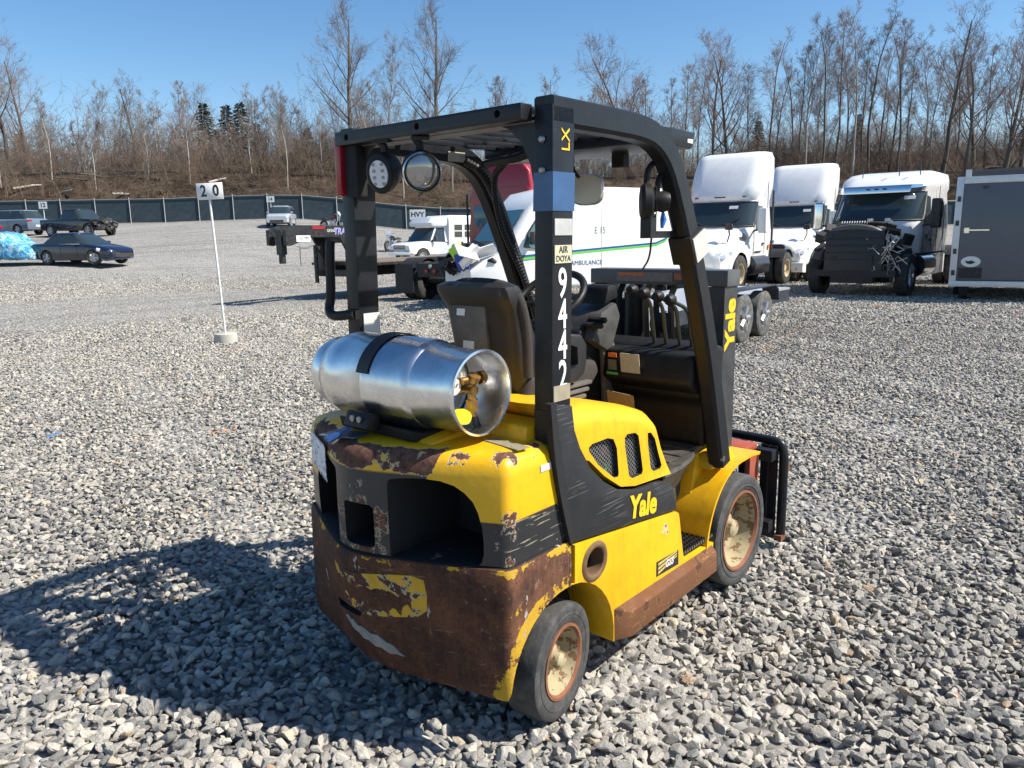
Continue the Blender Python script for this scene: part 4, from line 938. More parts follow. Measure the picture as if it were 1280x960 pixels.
def rrect(x0, x1, w, z, rf=.3, rb=.1, n=5):          # rounded plan outline: x1 front, x0 back
    p = []
    for cx, cy, a0, r in ((x1-rf, w-rf, 0, rf), (x0+rb, w-rb, 90, rb), (x0+rb, -w+rb, 180, rb), (x1-rf, -w+rf, 270, rf)):
        for i in range(n+1):
            a = R(a0+90*i/n); p.append((cx+r*math.cos(a), cy+r*math.sin(a), z))
    return p
def vring(x, w, z0, z1, r=.12, n=4):                 # rounded section at station x
    p = []; r = min(r, w*.8, (z1-z0)*.45)
    for cy, cz, a0, rr in ((w-r, z1-r, 0, r), (-w+r, z1-r, 90, r), (-w+r*.5, z0+r*.5, 180, r*.5), (w-r*.5, z0+r*.5, 270, r*.5)):
        for i in range(n+1):
            a = R(a0+90*i/n); p.append((x, cy+rr*math.cos(a), cz+rr*math.sin(a)))
    return p
_wc = {}
def vwheel(parent, c, r, w, s, rim='alloy', steer=0, rr=.62, tm=None):
    key = (r, w, s, rim, rr, tm.name if tm else '')
    if key not in _wc:
        f = s*w/2
        t = MB().lathe([(r*rr, f*.9), (r*.92, f), (r*.985, f*.85), (r, f*.6), (r, -f*.6), (r*.985, -f*.85), (r*.92, -f), (r*rr, -f*.9)], n=32).mesh('tyre', tm or M_tyre)
        d = f*.35 if rim != 'truck' else f*.15
        k = MB().lathe([(r*rr, f*.9), (r*rr*.93, f*.86), (r*rr*.86, d), (r*.2, d-s*.01), (r*.19, d+s*.05), (0, d+s*.055)], n=28)
        if rim == 'alloy':
            for i in range(5):
                a = 2*math.pi*i/5; k.cyl((r*.12*math.cos(a), f*.72, r*.12*math.sin(a)), (r*rr*.93*math.cos(a), f*.78, r*rr*.93*math.sin(a)), .045, .05, n=6)
        if rim == 'truck':
            for i in range(8):
                a = 2*math.pi*i/8; k.cyl((r*.32*math.cos(a), d, r*.32*math.sin(a)), (r*.32*math.cos(a), d+s*.03, r*.32*math.sin(a)), .02, n=6)
        km = k.mesh('rim', {'alloy': M_rimS, 'truck': M_rimC, 'steel': M_rimS, 'dark': M_chas}[rim])
        _wc[key] = (t, km)
    root = bpy.data.objects.new('wheel', None); COL.objects.link(root); root.parent = parent; root.location = c; root.rotation_euler = (0, 0, steer)
    for nm, me in zip(('tyre', 'rim'), _wc[key]):
        o = bpy.data.objects.new(nm, me); COL.objects.link(o); o.parent = root
    return root
def place(o, u, v, hd, z=None): o.location = W(u, v, G(u, v) if z is None else z); o.rotation_euler = (0, 0, HD(*hd)); return o

# ---- passenger cars ------------------------------------------------
def car(name, label, paint, st, belt, roof, wx, r, front=True, arch=True, group=None, rim='alloy', lights=True, steer=0, cat='car', pillars=(.0,), glassm=None, belt_trim=True):
    t = thing(name, label, cat, group=group)
    b = MB(); b.loft([vring(x, w, z0, z1, .16) for x, w, z0, z1 in st]); body = b.obj('body', [paint, M_chas], t)
    W_ = max(s[1] for s in st)
    boolean(body, [cutter(MB().cyl((x, s*(W_-.22), r), (x, s*(W_+.2), r), r*1.13, n=28), [M_chas]) for x in wx for s in (-1, 1)])
    bx0, bx1, bw, bz = belt; rx0, rx1, rw, rz = roof
    mid = [((a[0]+c[0])/2*1.0, (a[1]+c[1])/2*1.02, (a[2]+c[2])/2) for a, c in zip(rrect(bx0, bx1, bw, bz-.03, .35, .25), rrect(rx0, rx1, rw, rz-.06, .3, .25))]
    MB().loft([rrect(bx0, bx1, bw, bz-.03, .35, .25), mid, rrect(rx0, rx1, rw, rz-.06, .3, .25)]).obj('window_glass', glassm or M_glass, t)
    MB().loft([rrect(rx0-.03, rx1+.02, rw+.015, rz-.075, .3, .25), rrect(rx0-.01, rx1, rw-.01, rz-.03, .3, .25), rrect(rx0+.1, rx1-.12, rw-.12, rz, .3, .25)]).obj('roof', paint, t)
    for s in (-1, 1):
        def pil(xb, xt, wb, nm):
            MB().hexa([(xb, s*(bw-.0), bz-.04), (xb+wb, s*(bw-.0), bz-.04), (xb+wb, s*(bw-.05), bz-.04), (xb, s*(bw-.05), bz-.04),
                       (xt, s*(rw+.012), rz-.06), (xt+wb*.8, s*(rw+.012), rz-.06), (xt+wb*.8, s*(rw-.05), rz-.06), (xt, s*(rw-.05), rz-.06)]).obj(nm, paint, t)
        pil(bx1-.40, rx1-.30, .07, 'front_pillar'); pil((bx0+bx1)/2-.12, (rx0+rx1)/2-.1, .08, 'centre_pillar'); pil(bx0+.22, rx0+.2, .16, 'rear_pillar')
        MB().box((bx1-.45, s*(bw+.09), bz+.06), (.10, .17, .12)).obj('mirror', paint, t, bevel=.03)
        if belt_trim: MB().box(((bx0+bx1)/2-.05, s*(bw+.004), bz-.02), ((bx1-bx0)*.72, .012, .018)).obj('belt_trim', M_chrome, t)
        for xs in ((bx0+bx1)/2-.1, (bx0+bx1)/2+.85): MB().box((xs, s*(W_+.0005), (st[2][2]+bz)/2+.04), (.012, .006, bz-st[2][2]-.25)).obj('door_seam', M_chas, t)
        for xs in ((bx0+bx1)/2-.3, (bx0+bx1)/2+.62): MB().box((xs, s*(W_+.004), bz-.12), (.16, .02, .03)).obj('door_handle', paint, t)
        for x in wx: vwheel(t, (x, s*(W_-.125), r), r, .21, s, rim, steer if x == max(wx) else 0)
        if lights:
            x1 = st[-1][0]; x0 = st[0][0]
            MB().hexa([(x1-.5, s*(W_-.06), st[-2][3]-.24), (x1-.12, s*(W_-.30), st[-2][3]-.28), (x1-.02, s*(W_-.5), st[-2][3]-.26), (x1-.4, s*(W_-.4), st[-2][3]-.2), (x1-.55, s*(W_-.10), st[-2][3]-.1), (x1-.2, s*(W_-.3), st[-2][3]-.14), (x1-.12, s*(W_-.5), st[-2][3]-.15), (x1-.4, s*(W_-.4), st[-2][3]-.1)]).obj('headlight', M_lens, t)
            MB().box((x0+.05, s*(W_-.26), st[1][3]-.16), (.10, .34, .16)).obj('tail_light', M_rlens, t, bevel=.02)
    if lights:
        MB().box((st[-1][0]+.005, 0, .42), (.03, W_*1.1, .18)).obj('grille', M_trim, t)
        MB().box((st[0][0]-.005, 0, .62), (.02, .5, .12)).obj('number_plate', M_dwht, t)
    return t
NAVY = mat('navy_paint', (.009, .012, .032), .22, var=.15, coat=.7)
sedan_st = [(-2.3, .70, .45, .92), (-2.2, .84, .28, .98), (-1.5, .905, .2, 1.0), (0, .915, .19, .97), (1.0, .91, .2, .95), (1.6, .88, .2, .86), (2.15, .80, .24, .74), (2.3, .62, .32, .62)]
t = car('sedan', 'dark navy blue four door sedan with dropped front bumper standing alone on gravel', NAVY, sedan_st, (-1.75, 1.10, .82, .97), (-1.15, .30, .62, 1.48), (-1.33, 1.38), .33, steer=R(25))
place(t, -18.85, 34.5, (1, -.30)); t.scale = (.93,)*3
MB().box((1.75, -.80, .66), (.34, .12, .16), rot=(0, R(10), R(24))).obj('headlight_glare', mat('white_glare', (.85, .85, .85), .2), t, bevel=.04)  # white block painted in as the glare at the headlight
MB().box((2.12, -.3, .27), (.35, 1.3, .10), rot=(R(4), R(6), R(-8))).obj('hanging_bumper', NAVY, t, bevel=.03)
SUVP = mat('slate_blue_paint', (.13, .17, .23), .25, var=.08, coat=.6)
suv_st = [(-2.35, .78, .5, 1.05), (-2.28, .88, .36, 1.12), (-1.5, .945, .26, 1.10), (0, .95, .25, 1.08), (1.1, .94, .26, 1.06), (1.8, .90, .28, .98), (2.25, .78, .32, .8)]
t = car('sport_utility', 'slate blue sport utility car parked in front of the fence with tail lights showing', SUVP, suv_st, (-2.22, 1.15, .86, 1.08), (-1.85, .45, .68, 1.72), (-1.40, 1.42), .36)
place(t, -35.6, 56.2, (-.97, .26))
BLU = mat('blue_paint', (.012, .04, .17), .25, var=.1, coat=.6)
t = car('sedan', 'bright dark blue sedan seen tail first beside the slate blue car', BLU, sedan_st, (-1.75, 1.10, .82, .97), (-.95, .35, .60, 1.46), (-1.33, 1.38), .33)
place(t, -36.1, 52.0, (-.95, .3))
WSUV = mat('pearl_white', (.38, .41, .45), .25, coat=.6)
t = car('sport_utility', 'small white sport utility facing forward beside the fence', WSUV, suv_st, (-2.22, 1.15, .86, 1.08), (-1.85, .45, .68, 1.70), (-1.40, 1.42), .36)
place(t, -17.3, 59.6, (.12, -1)); t.scale = (.92,)*3
# pickup with missing nose
pk_st = [(-2.75, .86, .5, 1.12), (-2.65, .95, .42, 1.16), (-1.0, .98, .38, 1.16), (0, .98, .36, 1.16), (1.1, .98, .38, 1.15), (1.75, .97, .4, 1.12), (1.95, .9, .5, 1.08)]
t = car('pickup_truck', 'black crew cab pickup with its smashed nose torn open', M_cblk, pk_st, (-.95, 1.25, .90, 1.14), (-.75, .62, .72, 1.82), (-1.75, 1.75), .40, lights=False, cat='pickup truck', belt_trim=False)
bd = [c for c in t.children if c.name.startswith('body')][0]
boolean(bd, [cutter(MB().bb(-2.62, -1.05, -.85, .85, .72, 1.4), [M_chas])])
jk = MB(); rj = random.Random(5)
for i in range(46):
    jk.box((rj.uniform(1.9, 2.45), rj.uniform(-.85, .85), rj.uniform(.45, 1.1)), (rj.uniform(.08, .4), rj.uniform(.05, .4), rj.uniform(.04, .3)), rot=(rj.uniform(-1, 1), rj.uniform(-1, 1), rj.uniform(-1, 1)))
jk.obj('crushed_nose', M_trim, t)
jk = MB()
for i in range(14):
    jk.box((rj.uniform(2.2, 2.55), rj.uniform(-.8, .8), rj.uniform(.5, 1.05)), (rj.uniform(.04, .15), rj.uniform(.04, .2), rj.uniform(.04, .14)), rot=(rj.uniform(-1, 1), rj.uniform(-1, 1), rj.uniform(-1, 1)))
jk.obj('broken_bright_parts', M_rimS, t)
place(t, -29.3, 53.6, (1, -.40))
# wreck wrapped in light blue film
def wrap_mat():
    k = N('blue_wrap_film'); n = k.noise(3.5, 6, rough=.65)
    k.out(Base_Color=k.ramp(n, [(.35, (.03, .22, .48)), (.5, (.10, .42, .66)), (.62, (.5, .68, .76)), (.75, (.16, .50, .72))]), Roughness=.2, Coat_Weight=.6); k.bump(k.noise(5, 6, rough=.7), .9, .12); return k.mat
t = thing('wrapped_wreck', 'crumpled car wreck wrapped in shiny light blue plastic film', 'wrecked car')
st = [(-2.2, .86, .45, 1.2), (-1.2, .92, .35, 1.5), (-.1, .92, .30, 1.45), (.55, .92, .26, 1.34), (.75, .9, .24, 1.05), (1.5, .86, .22, .8), (1.85, .72, .25, .5)]
b = MB()
rings = []; rj = random.Random(2)
for x, w, z0, z1 in [tuple(a+(c-a)*j/4 for a, c in zip(s0, s1)) for s0, s1 in zip(st, st[1:]) for j in range(4)] + [st[-1]]:
    rings.append([(p[0]+rj.uniform(-.05, .05), p[1]+rj.uniform(-.05, .05), p[2]+rj.uniform(-.045, .045)) for p in vring(x, w, z0, z1, .3, 6)])
b.loft(rings).obj('film_wrap', wrap_mat(), t)
for s in (-1, 1): vwheel(t, (-1.3, s*.8, .33), .33, .2, s)
place(t, -22.6, 34.9, (1, -.12))

# ---- motorcycles ---------------------------------------------------
def motorcycle(label, paint, u, v, hd):
    t = thing('motorcycle', label, 'motorcycle')
    for x in (-.72, .74):
        vwheel(t, (x, 0, .33), .33, .13, 1, 'steel')
    MB().tube([(.74, .09, .33), (.55, .09, .9), (.50, .06, 1.02)], .025).tube([(.74, -.09, .33), (.55, -.09, .9), (.50, -.06, 1.02)], .025).obj('fork', M_chrome, t)
    MB().tube(smoothpath([(.40, .38, 1.1), (.46, .2, 1.08), (.50, 0, 1.04), (.46, -.2, 1.08), (.40, -.38, 1.1)], 1), .016).obj('handlebar', M_chrome, t)
    MB().loft([[(x, w*math.cos(a), z+h*math.sin(a)) for a in [2*math.pi*i/12 for i in range(12)]] for x, w, h, z in ((-.05, .05, .05, .78), (.0, .14, .10, .82), (.25, .16, .13, .86), (.42, .08, .08, .88))]).obj('fuel_tank', paint, t)
    MB().prism([(-.85, .78), (-.75, .70), (-.05, .70), (-.05, .78), (-.4, .76), (-.6, .86)], 'y', -.14, .14).obj('seat', M_trim, t, bevel=.03)
    MB().box((.05, 0, .42), (.45, .34, .36)).cyl((-.05, 0, .5), (-.2, 0, .75), .09).cyl((.12, 0, .5), (.25, 0, .72), .09).obj('engine', M_rimS, t, bevel=.02)
    MB().tube([(.15, -.2, .3), (-.3, -.22, .25), (-.9, -.22, .34)], .05).obj('exhaust', M_chrome, t)
    MB().lathe([(0, .1), (.08, .06), (.10, 0), (.0, -.01)], o=(.66, 0, .92), ax='x', n=14).obj('headlamp', M_chrome, t)
    MB().box((.62, 0, 1.15), (.02, .3, .3), rot=(0, R(-25), 0)).obj('windscreen', M_dwht, t)
    return place(t, u, v, hd)
motorcycle('chrome laden motorcycle with pale windscreen standing before the fence', mat('wine_paint', (.15, .02, .03), .25), -14.0, 62.0, (.95, -.2))
motorcycle('black motorcycle parked behind the white shuttle bus', M_cblk, -7.3, 49.0, (-.4, -1))

# ---- shuttle bus ---------------------------------------------------
t = thing('shuttle_bus', 'white cutaway shuttle bus with square side windows', 'bus')
b = MB().loft([vring(x, w, z0, z1, .14) for x, w, z0, z1 in ((-2.4, .97, .5, 1.15), (-1.2, .98, .48, 1.2), (-.9, .97, .5, 1.2), (-.1, .95, .52, 1.08), (.08, .9, .6, .98))])
bd = b.obj('cab_body', [M_tw, M_chas], t)
boolean(bd, [cutter(MB().cyl((-.75, s*.8, .4), (-.75, s*1.2, .4), .46, n=28), [M_chas]) for s in (-1, 1)])
MB().loft([rrect(-2.5, -.95, .93, 1.16, .3, .05), rrect(-2.5, -1.55, .80, 1.92, .25, .05)]).obj('cab_glass', M_glass, t)
MB().loft([rrect(-2.5, -1.50, .83, 1.90, .25, .05), rrect(-2.5, -1.50, .80, 2.0, .25, .05)]).obj('cab_roof', M_tw, t)
for s in (-1, 1):
    MB().hexa([(-1.35, s*.93, 1.15), (-1.25, s*.93, 1.15), (-1.25, s*.86, 1.15), (-1.35, s*.86, 1.15), (-1.80, s*.82, 1.92), (-1.70, s*.82, 1.92), (-1.70, s*.75, 1.92), (-1.80, s*.75, 1.92)]).obj('pillar', M_tw, t)
    MB().hexa([(-2.5, s*.985, 1.15), (-2.25, s*.985, 1.15), (-2.25, s*.9, 1.15), (-2.5, s*.9, 1.15), (-2.5, s*.83, 1.92), (-2.3, s*.83, 1.92), (-2.3, s*.75, 1.92), (-2.5, s*.75, 1.92)]).obj('pillar', M_tw, t)
    MB().box((-1.5, s*1.12, 1.3), (.12, .16, .3)).obj('mirror', M_trim, t, bevel=.02)
    for x in (-.75, -5.1): vwheel(t, (x, s*.86, .4), .4, .25, s, 'steel')
    MB().box((.0, s*.72, .9), (.1, .32, .2)).obj('headlight', M_lens, t, bevel=.02)
    MB().box((.03, s*.70, .72), (.1, .42, .09)).obj('turn_signal', M_amber, t)
    for i in range(5):
        f = MB().box((-3.05-i*.72, s*1.121, 1.72), (.62, .02, .74)).obj('window', M_tw, t)
        for dz in (.18, -.18): MB().box((-3.05-i*.72, s*1.133, 1.72+dz), (.55, .015, .31)).obj('pane', M_glass, f)
    for x in (-1.05, -2.28): MB().box((x, s*.982, .85), (.014, .01, .62)).obj('door_seam', M_chas, t)
bd = MB().loft([vring(x, w, .45, z1, .16) for x, w, z1 in ((-2.45, 1.08, 2.45), (-2.6, 1.11, 2.55), (-6.4, 1.11, 2.55), (-6.5, 1.05, 2.5))]).obj('bus_body', [M_tw, M_chas], t)
boolean(bd, [cutter(MB().cyl((-5.1, s*.9, .4), (-5.1, s*1.3, .4), .46, n=28), [M_chas]) for s in (-1, 1)])
MB().loft([rrect(-2.5, -1.25, .95, 1.98, .3, .05), rrect(-2.5, -1.20, 1.0, 2.15, .3, .05), rrect(-2.5, -1.45, .98, 2.42, .3, .05)]).obj('roof_cap', mat('grey_white_cap', (.6, .62, .66), .4), t)
MB().box((.06, 0, .88), (.05, 1.05, .26)).obj('grille', M_trim, t)
g = MB()
for i in range(3): g.box((.09, 0, .8+i*.08), (.02, 1.05, .02))
g.obj('grille_bar', M_chrome, t)
MB().box((.09, 0, .58), (.14, 1.85, .18)).obj('bumper', M_chrome, t, bevel=.03)
place(t, -5.75, 41.0, (-.72, -.69))

# ---- semi tractors -------------------------------------------------
def semi(label, paint, u, v, hd, tall=True, wreck=False, sleeper=False, z=None, rims='truck', name='semi_tractor', group=None):
    t = thing(name, label, 'truck', group=group)
    xb = -5.2 if sleeper else -3.75                       # back of cab
    # frame
    for s in (-1, 1): MB().bb(xb-3.6, -.3, s*.42-.04, s*.42+.04, .78, 1.02).obj('frame_rail', M_chas, t)
    ax = (-1.15, xb-1.55, xb-2.85)
    for i, x in enumerate(ax):
        MB().cyl((x, -1.0, .52), (x, 1.0, .52), .09, n=10).obj('axle', M_chas, t)
        for s in (-1, 1):
            if i == 0: vwheel(t, (x, s*1.03, .52), .52, .30, s, rims, rr=.56)
            else:
                vwheel(t, (x, s*1.06, .52), .52, .28, s, rims, rr=.56); vwheel(t, (x, s*.73, .52), .52, .28, s, rims, rr=.56)
    for s in (-1, 1):
        for x in ax[1:]:
            pts = [(x+.62*math.cos(R(a)), .52+.62*math.sin(R(a))) for a in range(35, 146, 11)]; pin = [(x+.6*math.cos(R(a)), .52+.6*math.sin(R(a))) for a in range(35, 146, 11)]
            MB().prism(pts+pin[::-1], 'y', s*.58, s*1.21).obj('quarter_fender', M_chas, t)
        MB().bb(ax[2]-.72, ax[2]-.70, s*.6, s*1.2, .22, .98).obj('mud_flap', M_chas, t)
        MB().cyl((-2.05, s*.98, .72), (-3.3, s*.98, .72), .30, n=24).obj('fuel_tank', mat('tank_dark', (.05, .055, .06), .3, .4) if not wreck else M_chrome, t)
    MB().bb(ax[2]-.75, ax[2]-.70, -.42, .42, .65, 1.0).obj('rear_crossmember', M_chas, t)
    for s in (-1, 1): MB().lathe([(0, -.02), (.055, -.015), (.055, .01)], o=(ax[2]-.765, s*.13, .80), ax='x', n=14).obj('tail_light', M_rlens, t)
    MB().lathe([(0, -.02), (.05, -.015), (.05, .01)], o=(ax[2]-.765, 0, .93), ax='x', n=14).obj('reverse_light', M_lens, t)
    MB().bb(ax[1]-1.1, ax[1]+.4, -.45, .45, 1.03, 1.15).obj('fifth_wheel', M_chas, t, bevel=.03)
    # cab shell
    w = 1.13
    rings = [rrect(xb, -1.95, w*.97, .95, .25, .12), rrect(xb, -1.78, w, 1.45, .45, .12), rrect(xb, -1.80, w, 1.80, .55, .12), rrect(xb, -2.35, w*.93, 2.62, .5, .12)]
    if tall: rings += [rrect(xb, -2.30, w*.97, 2.78, .5, .15), rrect(xb, -2.42, w*1.02, 3.05, .5, .15), rrect(xb, -2.70, w*1.05, 3.5, .5, .2), rrect(xb, -2.98, w*1.05, 3.9, .5, .25), rrect(xb+.03, -3.2, w*.98, 4.06, .35, .25), rrect(xb+.2, -3.4, w*.8, 4.12, .2, .2)] if not sleeper else []
    if not tall or sleeper: rings += [rrect(xb, -2.30, w*.97, 2.72, .5, .15), rrect(xb, -2.55, w*.97, 2.95, .5, .2), rrect(xb, -3.1, w*.94, 3.10, .4, .25), rrect(xb+.2, -3.5, w*.8, 3.16, .3, .2)]
    cab = MB().loft(rings).obj('cab', paint, t)
    # windshield: curved panel a little proud of the shell
    def wr(x1, z, ww, rf): return [p for p in rrect(xb, x1, ww, z, rf, .12, n=7)]
    a = wr(-1.795+.012-.06, 1.86, w*.995, .55); c = wr(-2.34+.02, 2.58, w*.935, .5)
    idx = list(range(28, 32))+list(range(0, 4)); idx = [i for i in (25, 26, 27, 28, 29, 30, 31, 0, 1, 2, 3, 4, 5, 6)]
    mb = MB(); n_ = len(idx)
    mb.add([Vector(a[i])+Vector((.012, 0, 0)) for i in idx]+[Vector(c[i])+Vector((.012, 0, 0)) for i in idx], [(i, i+1, n_+i+1, n_+i) for i in range(n_-1)], smooth=True)
    mb.obj('windscreen', M_glass, t)
    mb = MB(); mb.tube([Vector(a[i])+Vector((.02, 0, 0)) for i in idx]+[Vector(c[i])+Vector((.02, 0, 0)) for i in idx[::-1]], .022, n=5, closed=True); mb.obj('windscreen_seal', M_trim, t)
    MB().box((-2.02, .55 if not wreck else .8, 2.42), (.012, .26, .10), rot=(0, R(-33), 0)).obj('window_sticker', M_dwht, t)
    for s in (-1, 1):
        q = lambda x, z, o: (x, s*((w if z < 1.85 else w-(z-1.8)*.097)+o), z)
        win = [(-2.32, 1.78), (-2.98, 1.74), (-3.0, 2.45), (-2.62, 2.48), (-2.42, 2.15)]
        mb = MB(); mb.add([q(x, z, .012) for x, z in win]+[q(x, z, -.02) for x, z in win], [[0, 1, 2, 3, 4], [9, 8, 7, 6, 5]]+[[i, (i+1) % 5, 5+(i+1) % 5, 5+i] for i in range(5)]); mb.obj('side_window', M_glass, t)
        for x in (-2.22, -3.12): MB().box((x, s*(w+.003), 1.5), (.018, .008, .95)).obj('door_seam', M_trim, t)
        MB().box((-2.98, s*(w+.02), 1.35), (.16, .03, .05)).obj('door_handle', M_trim, t)
        if sleeper:
            MB().box((-4.3, s*(w+.004), 2.15), (.16, .014, .42)).obj('sleeper_window', M_trim, t)
            MB().box((-3.75, s*(w+.004), 1.9), (.02, .012, 1.7)).obj('sleeper_seam', M_trim, t); MB().box((-4.55, s*(w+.004), 1.6), (.015, .012, 1.3)).obj('sleeper_seam', M_trim, t)
            MB().bb(xb-.02, -2.9, s*.98, s*1.10, .42, .98).obj('side_fairing', paint, t, bevel=.03)
            MB().bb(xb-.02, -2.0, s*.98, s*1.14, .99, 1.03).obj('step_edge', M_trim, t)
            MB().bb(-2.85, -2.2, s*.95, s*1.06, .45, .98).obj('step_box', M_chrome, t, bevel=.02)
        else:
            MB().bb(xb+.02, -2.0, s*.9, s*1.12, .45, .94).obj('side_skirt', M_chas, t, bevel=.03)
        # mirror
        MB().tube([(-2.2, s*1.1, 1.72), (-2.05, s*1.38, 1.78), (-2.05, s*1.40, 2.0)], .03, n=8).obj('mirror_arm', M_trim, t)
        MB().box((-2.05, s*1.43, 2.02), (.16, .24, .72)).obj('mirror', M_dwht if not wreck else (M_chrome if s < 0 else M_trim), t, bevel=.05, seg=3)
        if wreck is False or s > 5: MB().box((-2.14, s*1.43, 2.02), (.012, .19, .6)).obj('mirror_glass', M_glass, t)
    if not wreck:
        # sloped hood with fenders
        hs = [(-.02, .66, .78, 1.18), (-.10, .80, .70, 1.28), (-.45, .90, .68, 1.46), (-1.1, .96, .70, 1.64), (-1.95, 1.06, .75, 1.84)]
        hood = MB().loft([vring(x, ww, z0, z1, .34, 6) for x, ww, z0, z1 in hs]).obj('hood', paint, t)
        for s in (-1, 1):
            fr = [(-.12, .95, .62, 1.08), (-.3, 1.10, .60, 1.22), (-.8, 1.16, .62, 1.30), (-1.5, 1.17, .62, 1.30), (-1.95, 1.14, .7, 1.42)]
            rings = []
            for x, yo, z0, z1 in fr:
                rings.append([(x, s*y, z) for y, z in ((.55, z0), (yo-.03, z0), (yo, z0+.08), (yo, z1-.22), (yo-.06, z1-.06), (yo-.2, z1), (.55, z1+.02))])
            fo = MB().loft(rings).obj('fender', [paint, M_chas], t)
            boolean(fo, [cutter(MB().cyl((-1.15, s*.6, .52), (-1.15, s*1.4, .52), .61, n=32), [M_chas])])
            hl = [(-.10, .72, .98), (-.20, 1.02, .96), (-.55, 1.125, 1.06), (-.60, 1.12, 1.17), (-.32, 1.0, 1.15), (-.14, .78, 1.10)]
            mb = MB(); mb.add([(x+.03, s*(y+.012), z) for x, y, z in hl]+[(x-.12, s*(y-.1), z) for x, y, z in hl], [[0, 1, 2, 3, 4, 5], [11, 10, 9, 8, 7, 6]]+[[i, (i+1) % 6, 6+(i+1) % 6, 6+i] for i in range(6)]); mb.obj('headlight', M_lens, t)
            MB().tube([(-.75, s*.88, 1.42), (-.60, s*1.0, 1.62), (-.55, s*1.0, 1.78)], .022, n=7).obj('hood_mirror_arm', M_trim, t)
            MB().box((-.55, s*1.0, 1.84), (.10, .22, .17)).obj('hood_mirror', M_trim, t, bevel=.04)
            MB().box((-1.62, s*1.055, 1.56), (.3, .03, .12), rot=(0, R(-22), 0)).obj('hood_vent', M_trim, t)
        g = MB().hexa([(.0, -.40, .80), (-.06, .40, .80), (-.1, .40, .80), (-.1, -.40, .80), (-.06, -.46, 1.24), (-.06, .46, 1.24), (-.16, .46, 1.24), (-.16, -.46, 1.24)])
        g = MB().prism([(-.40, .72), (.40, .72), (.50, 1.20), (.42, 1.28), (-.42, 1.28), (-.50, 1.20)], 'x', -.2, .02).obj('grille', M_trim, t)
        gb = MB()
        for i in range(6): gb.box((.025, 0, .78+i*.08), (.015, .82+i*.025, .018))
        gb.obj('grille_bars', M_chas, g)
        MB().tube([(.02, -.40, .72), (.02, .40, .72), (.02, .50, 1.20), (.02, .42, 1.28), (.02, -.42, 1.28), (.02, -.50, 1.20)], .022, n=6, closed=True).obj('grille_surround', M_chrome, g)
        MB().loft([[(x+.10*(1-(y/1.1)**2)*1.0-.02, y, z) for x, z in ((-.25, .34), (.10, .36), (.14, .50), (.10, .66), (-.25, .68))] for y in np.linspace(-1.12, 1.12, 9)]).obj('bumper', paint if rims == 'truck' else M_trim, t)
        MB().box((.22, 0, .5), (.03, .9, .14)).obj('bumper_intake', M_trim, t)
        if tall:
            for y in (-.75, -.12, 0, .12, .75): MB().box((-2.32, y, 2.735), (.05, .10, .035)).obj('marker_light', M_trim, t)
        MB().box((-1.95, 0, 1.845), (.25, 1.7, .04)).obj('cowl_panel', M_trim, t)
        for s in (-1, 1):
            MB().tube([(-1.86, s*.15, 1.88), (-1.90, s*.55, 1.98), (-1.98, s*.75, 2.1)], .014, n=5).obj('wiper', M_trim, t)
            MB().tube([(-.12, s*.55, 1.24), (-.5, s*.62, 1.44), (-1.1, s*.68, 1.60), (-1.9, s*.74, 1.81)], .008, n=5).obj('hood_crease', mat('seam_grey', (.3, .3, .3), .6), t)
            MB().box((.12, s*.85, .47), (.06, .22, .12)).obj('fog_lamp', M_lens, t, bevel=.02)
            MB().box((xb+.55, s*(w+.035), 2.9), (.012, .02, 1.5)).obj('fairing_seam', mat('seam_grey', (.3, .3, .3), .6), t)
            MB().box((xb+.02, s*(w+.02), 2.0), (.05, .05, 1.9)).obj('side_extender', M_trim, t)
            MB().box((xb+.25, s*(w+.012), 1.25), (.12, .02, .12)).obj('side_marker', M_amber, t)
            MB().box((-2.6, s*(w+.006), 1.12), (.55, .012, .03)).obj('door_rub_strip', M_trim, t)
        MB().box((.03, 0, 1.36), (.03, .22, .10), rot=(0, R(-40), 0)).obj('badge', M_chrome, t)
    return place(t, u, v, hd, z)
semi('white day cab semi tractor with tall roof fairing and cream rear wheels', M_tw, 5.0, 22.0, (-.60, -.80))
semi('white semi tractor with tall fairing standing between two other white tractors', M_tw, 8.85, 26.4, (-.60, -.80))
wk = semi('white sleeper semi tractor with its hood gone and blackened engine exposed', M_tw, 8.55, 19.6, (-.64, -.77), sleeper=True, wreck=True, rims='alloy')
rj = random.Random(9)
wk.scale = (1.04,)*3
# wreck front: radiator pack, engine, charge pipes, sun visor
M_char = mat('burnt_black', (.012, .012, .013), .65, var=.5, scale=12, dirt=.3, dirtc=(.06, .055, .05))
MB().box((-.42, 0, 1.12), (.16, 1.36, .98), rot=(0, R(-4), R(3))).obj('radiator', mat('radiator_black', (.02, .021, .023), .5, var=.5, scale=25, bump=1.0, bscale=40), wk, bevel=.03)
fn = MB()
for i in range(5): fn.box((-.325, 0, .75+i*.17), (.02, 1.3, .022), rot=(0, 0, R(3)))
fn.obj('radiator_bars', M_char, wk)
MB().loft([vring(x, ww, z0, z1, .1) for x, ww, z0, z1 in ((-.55, .35, .8, 1.5), (-1.2, .42, .7, 1.75), (-1.9, .5, .7, 1.8))]).obj('engine_block', M_char, wk)
MB().tube(smoothpath([(-.45, -.55, 1.62), (-.43, -.1, 1.72), (-.45, .4, 1.66), (-.6, .62, 1.5)], 2), .075, n=12).obj('charge_pipe', mat('sooty_pipe', (.08, .08, .08), .5), wk)
MB().tube(smoothpath([(-.9, -.75, 1.5), (-.85, -.2, 1.78), (-.9, .3, 1.8), (-.95, .8, 1.7)], 2), .05, n=10).obj('top_hose', M_char, wk)
hs = MB()
for i in range(11): hs.lathe([(.052, -.015), (.066, 0), (.052, .015)], o=(-.86, -.45+i*.06, 1.79), ax='y', n=12)
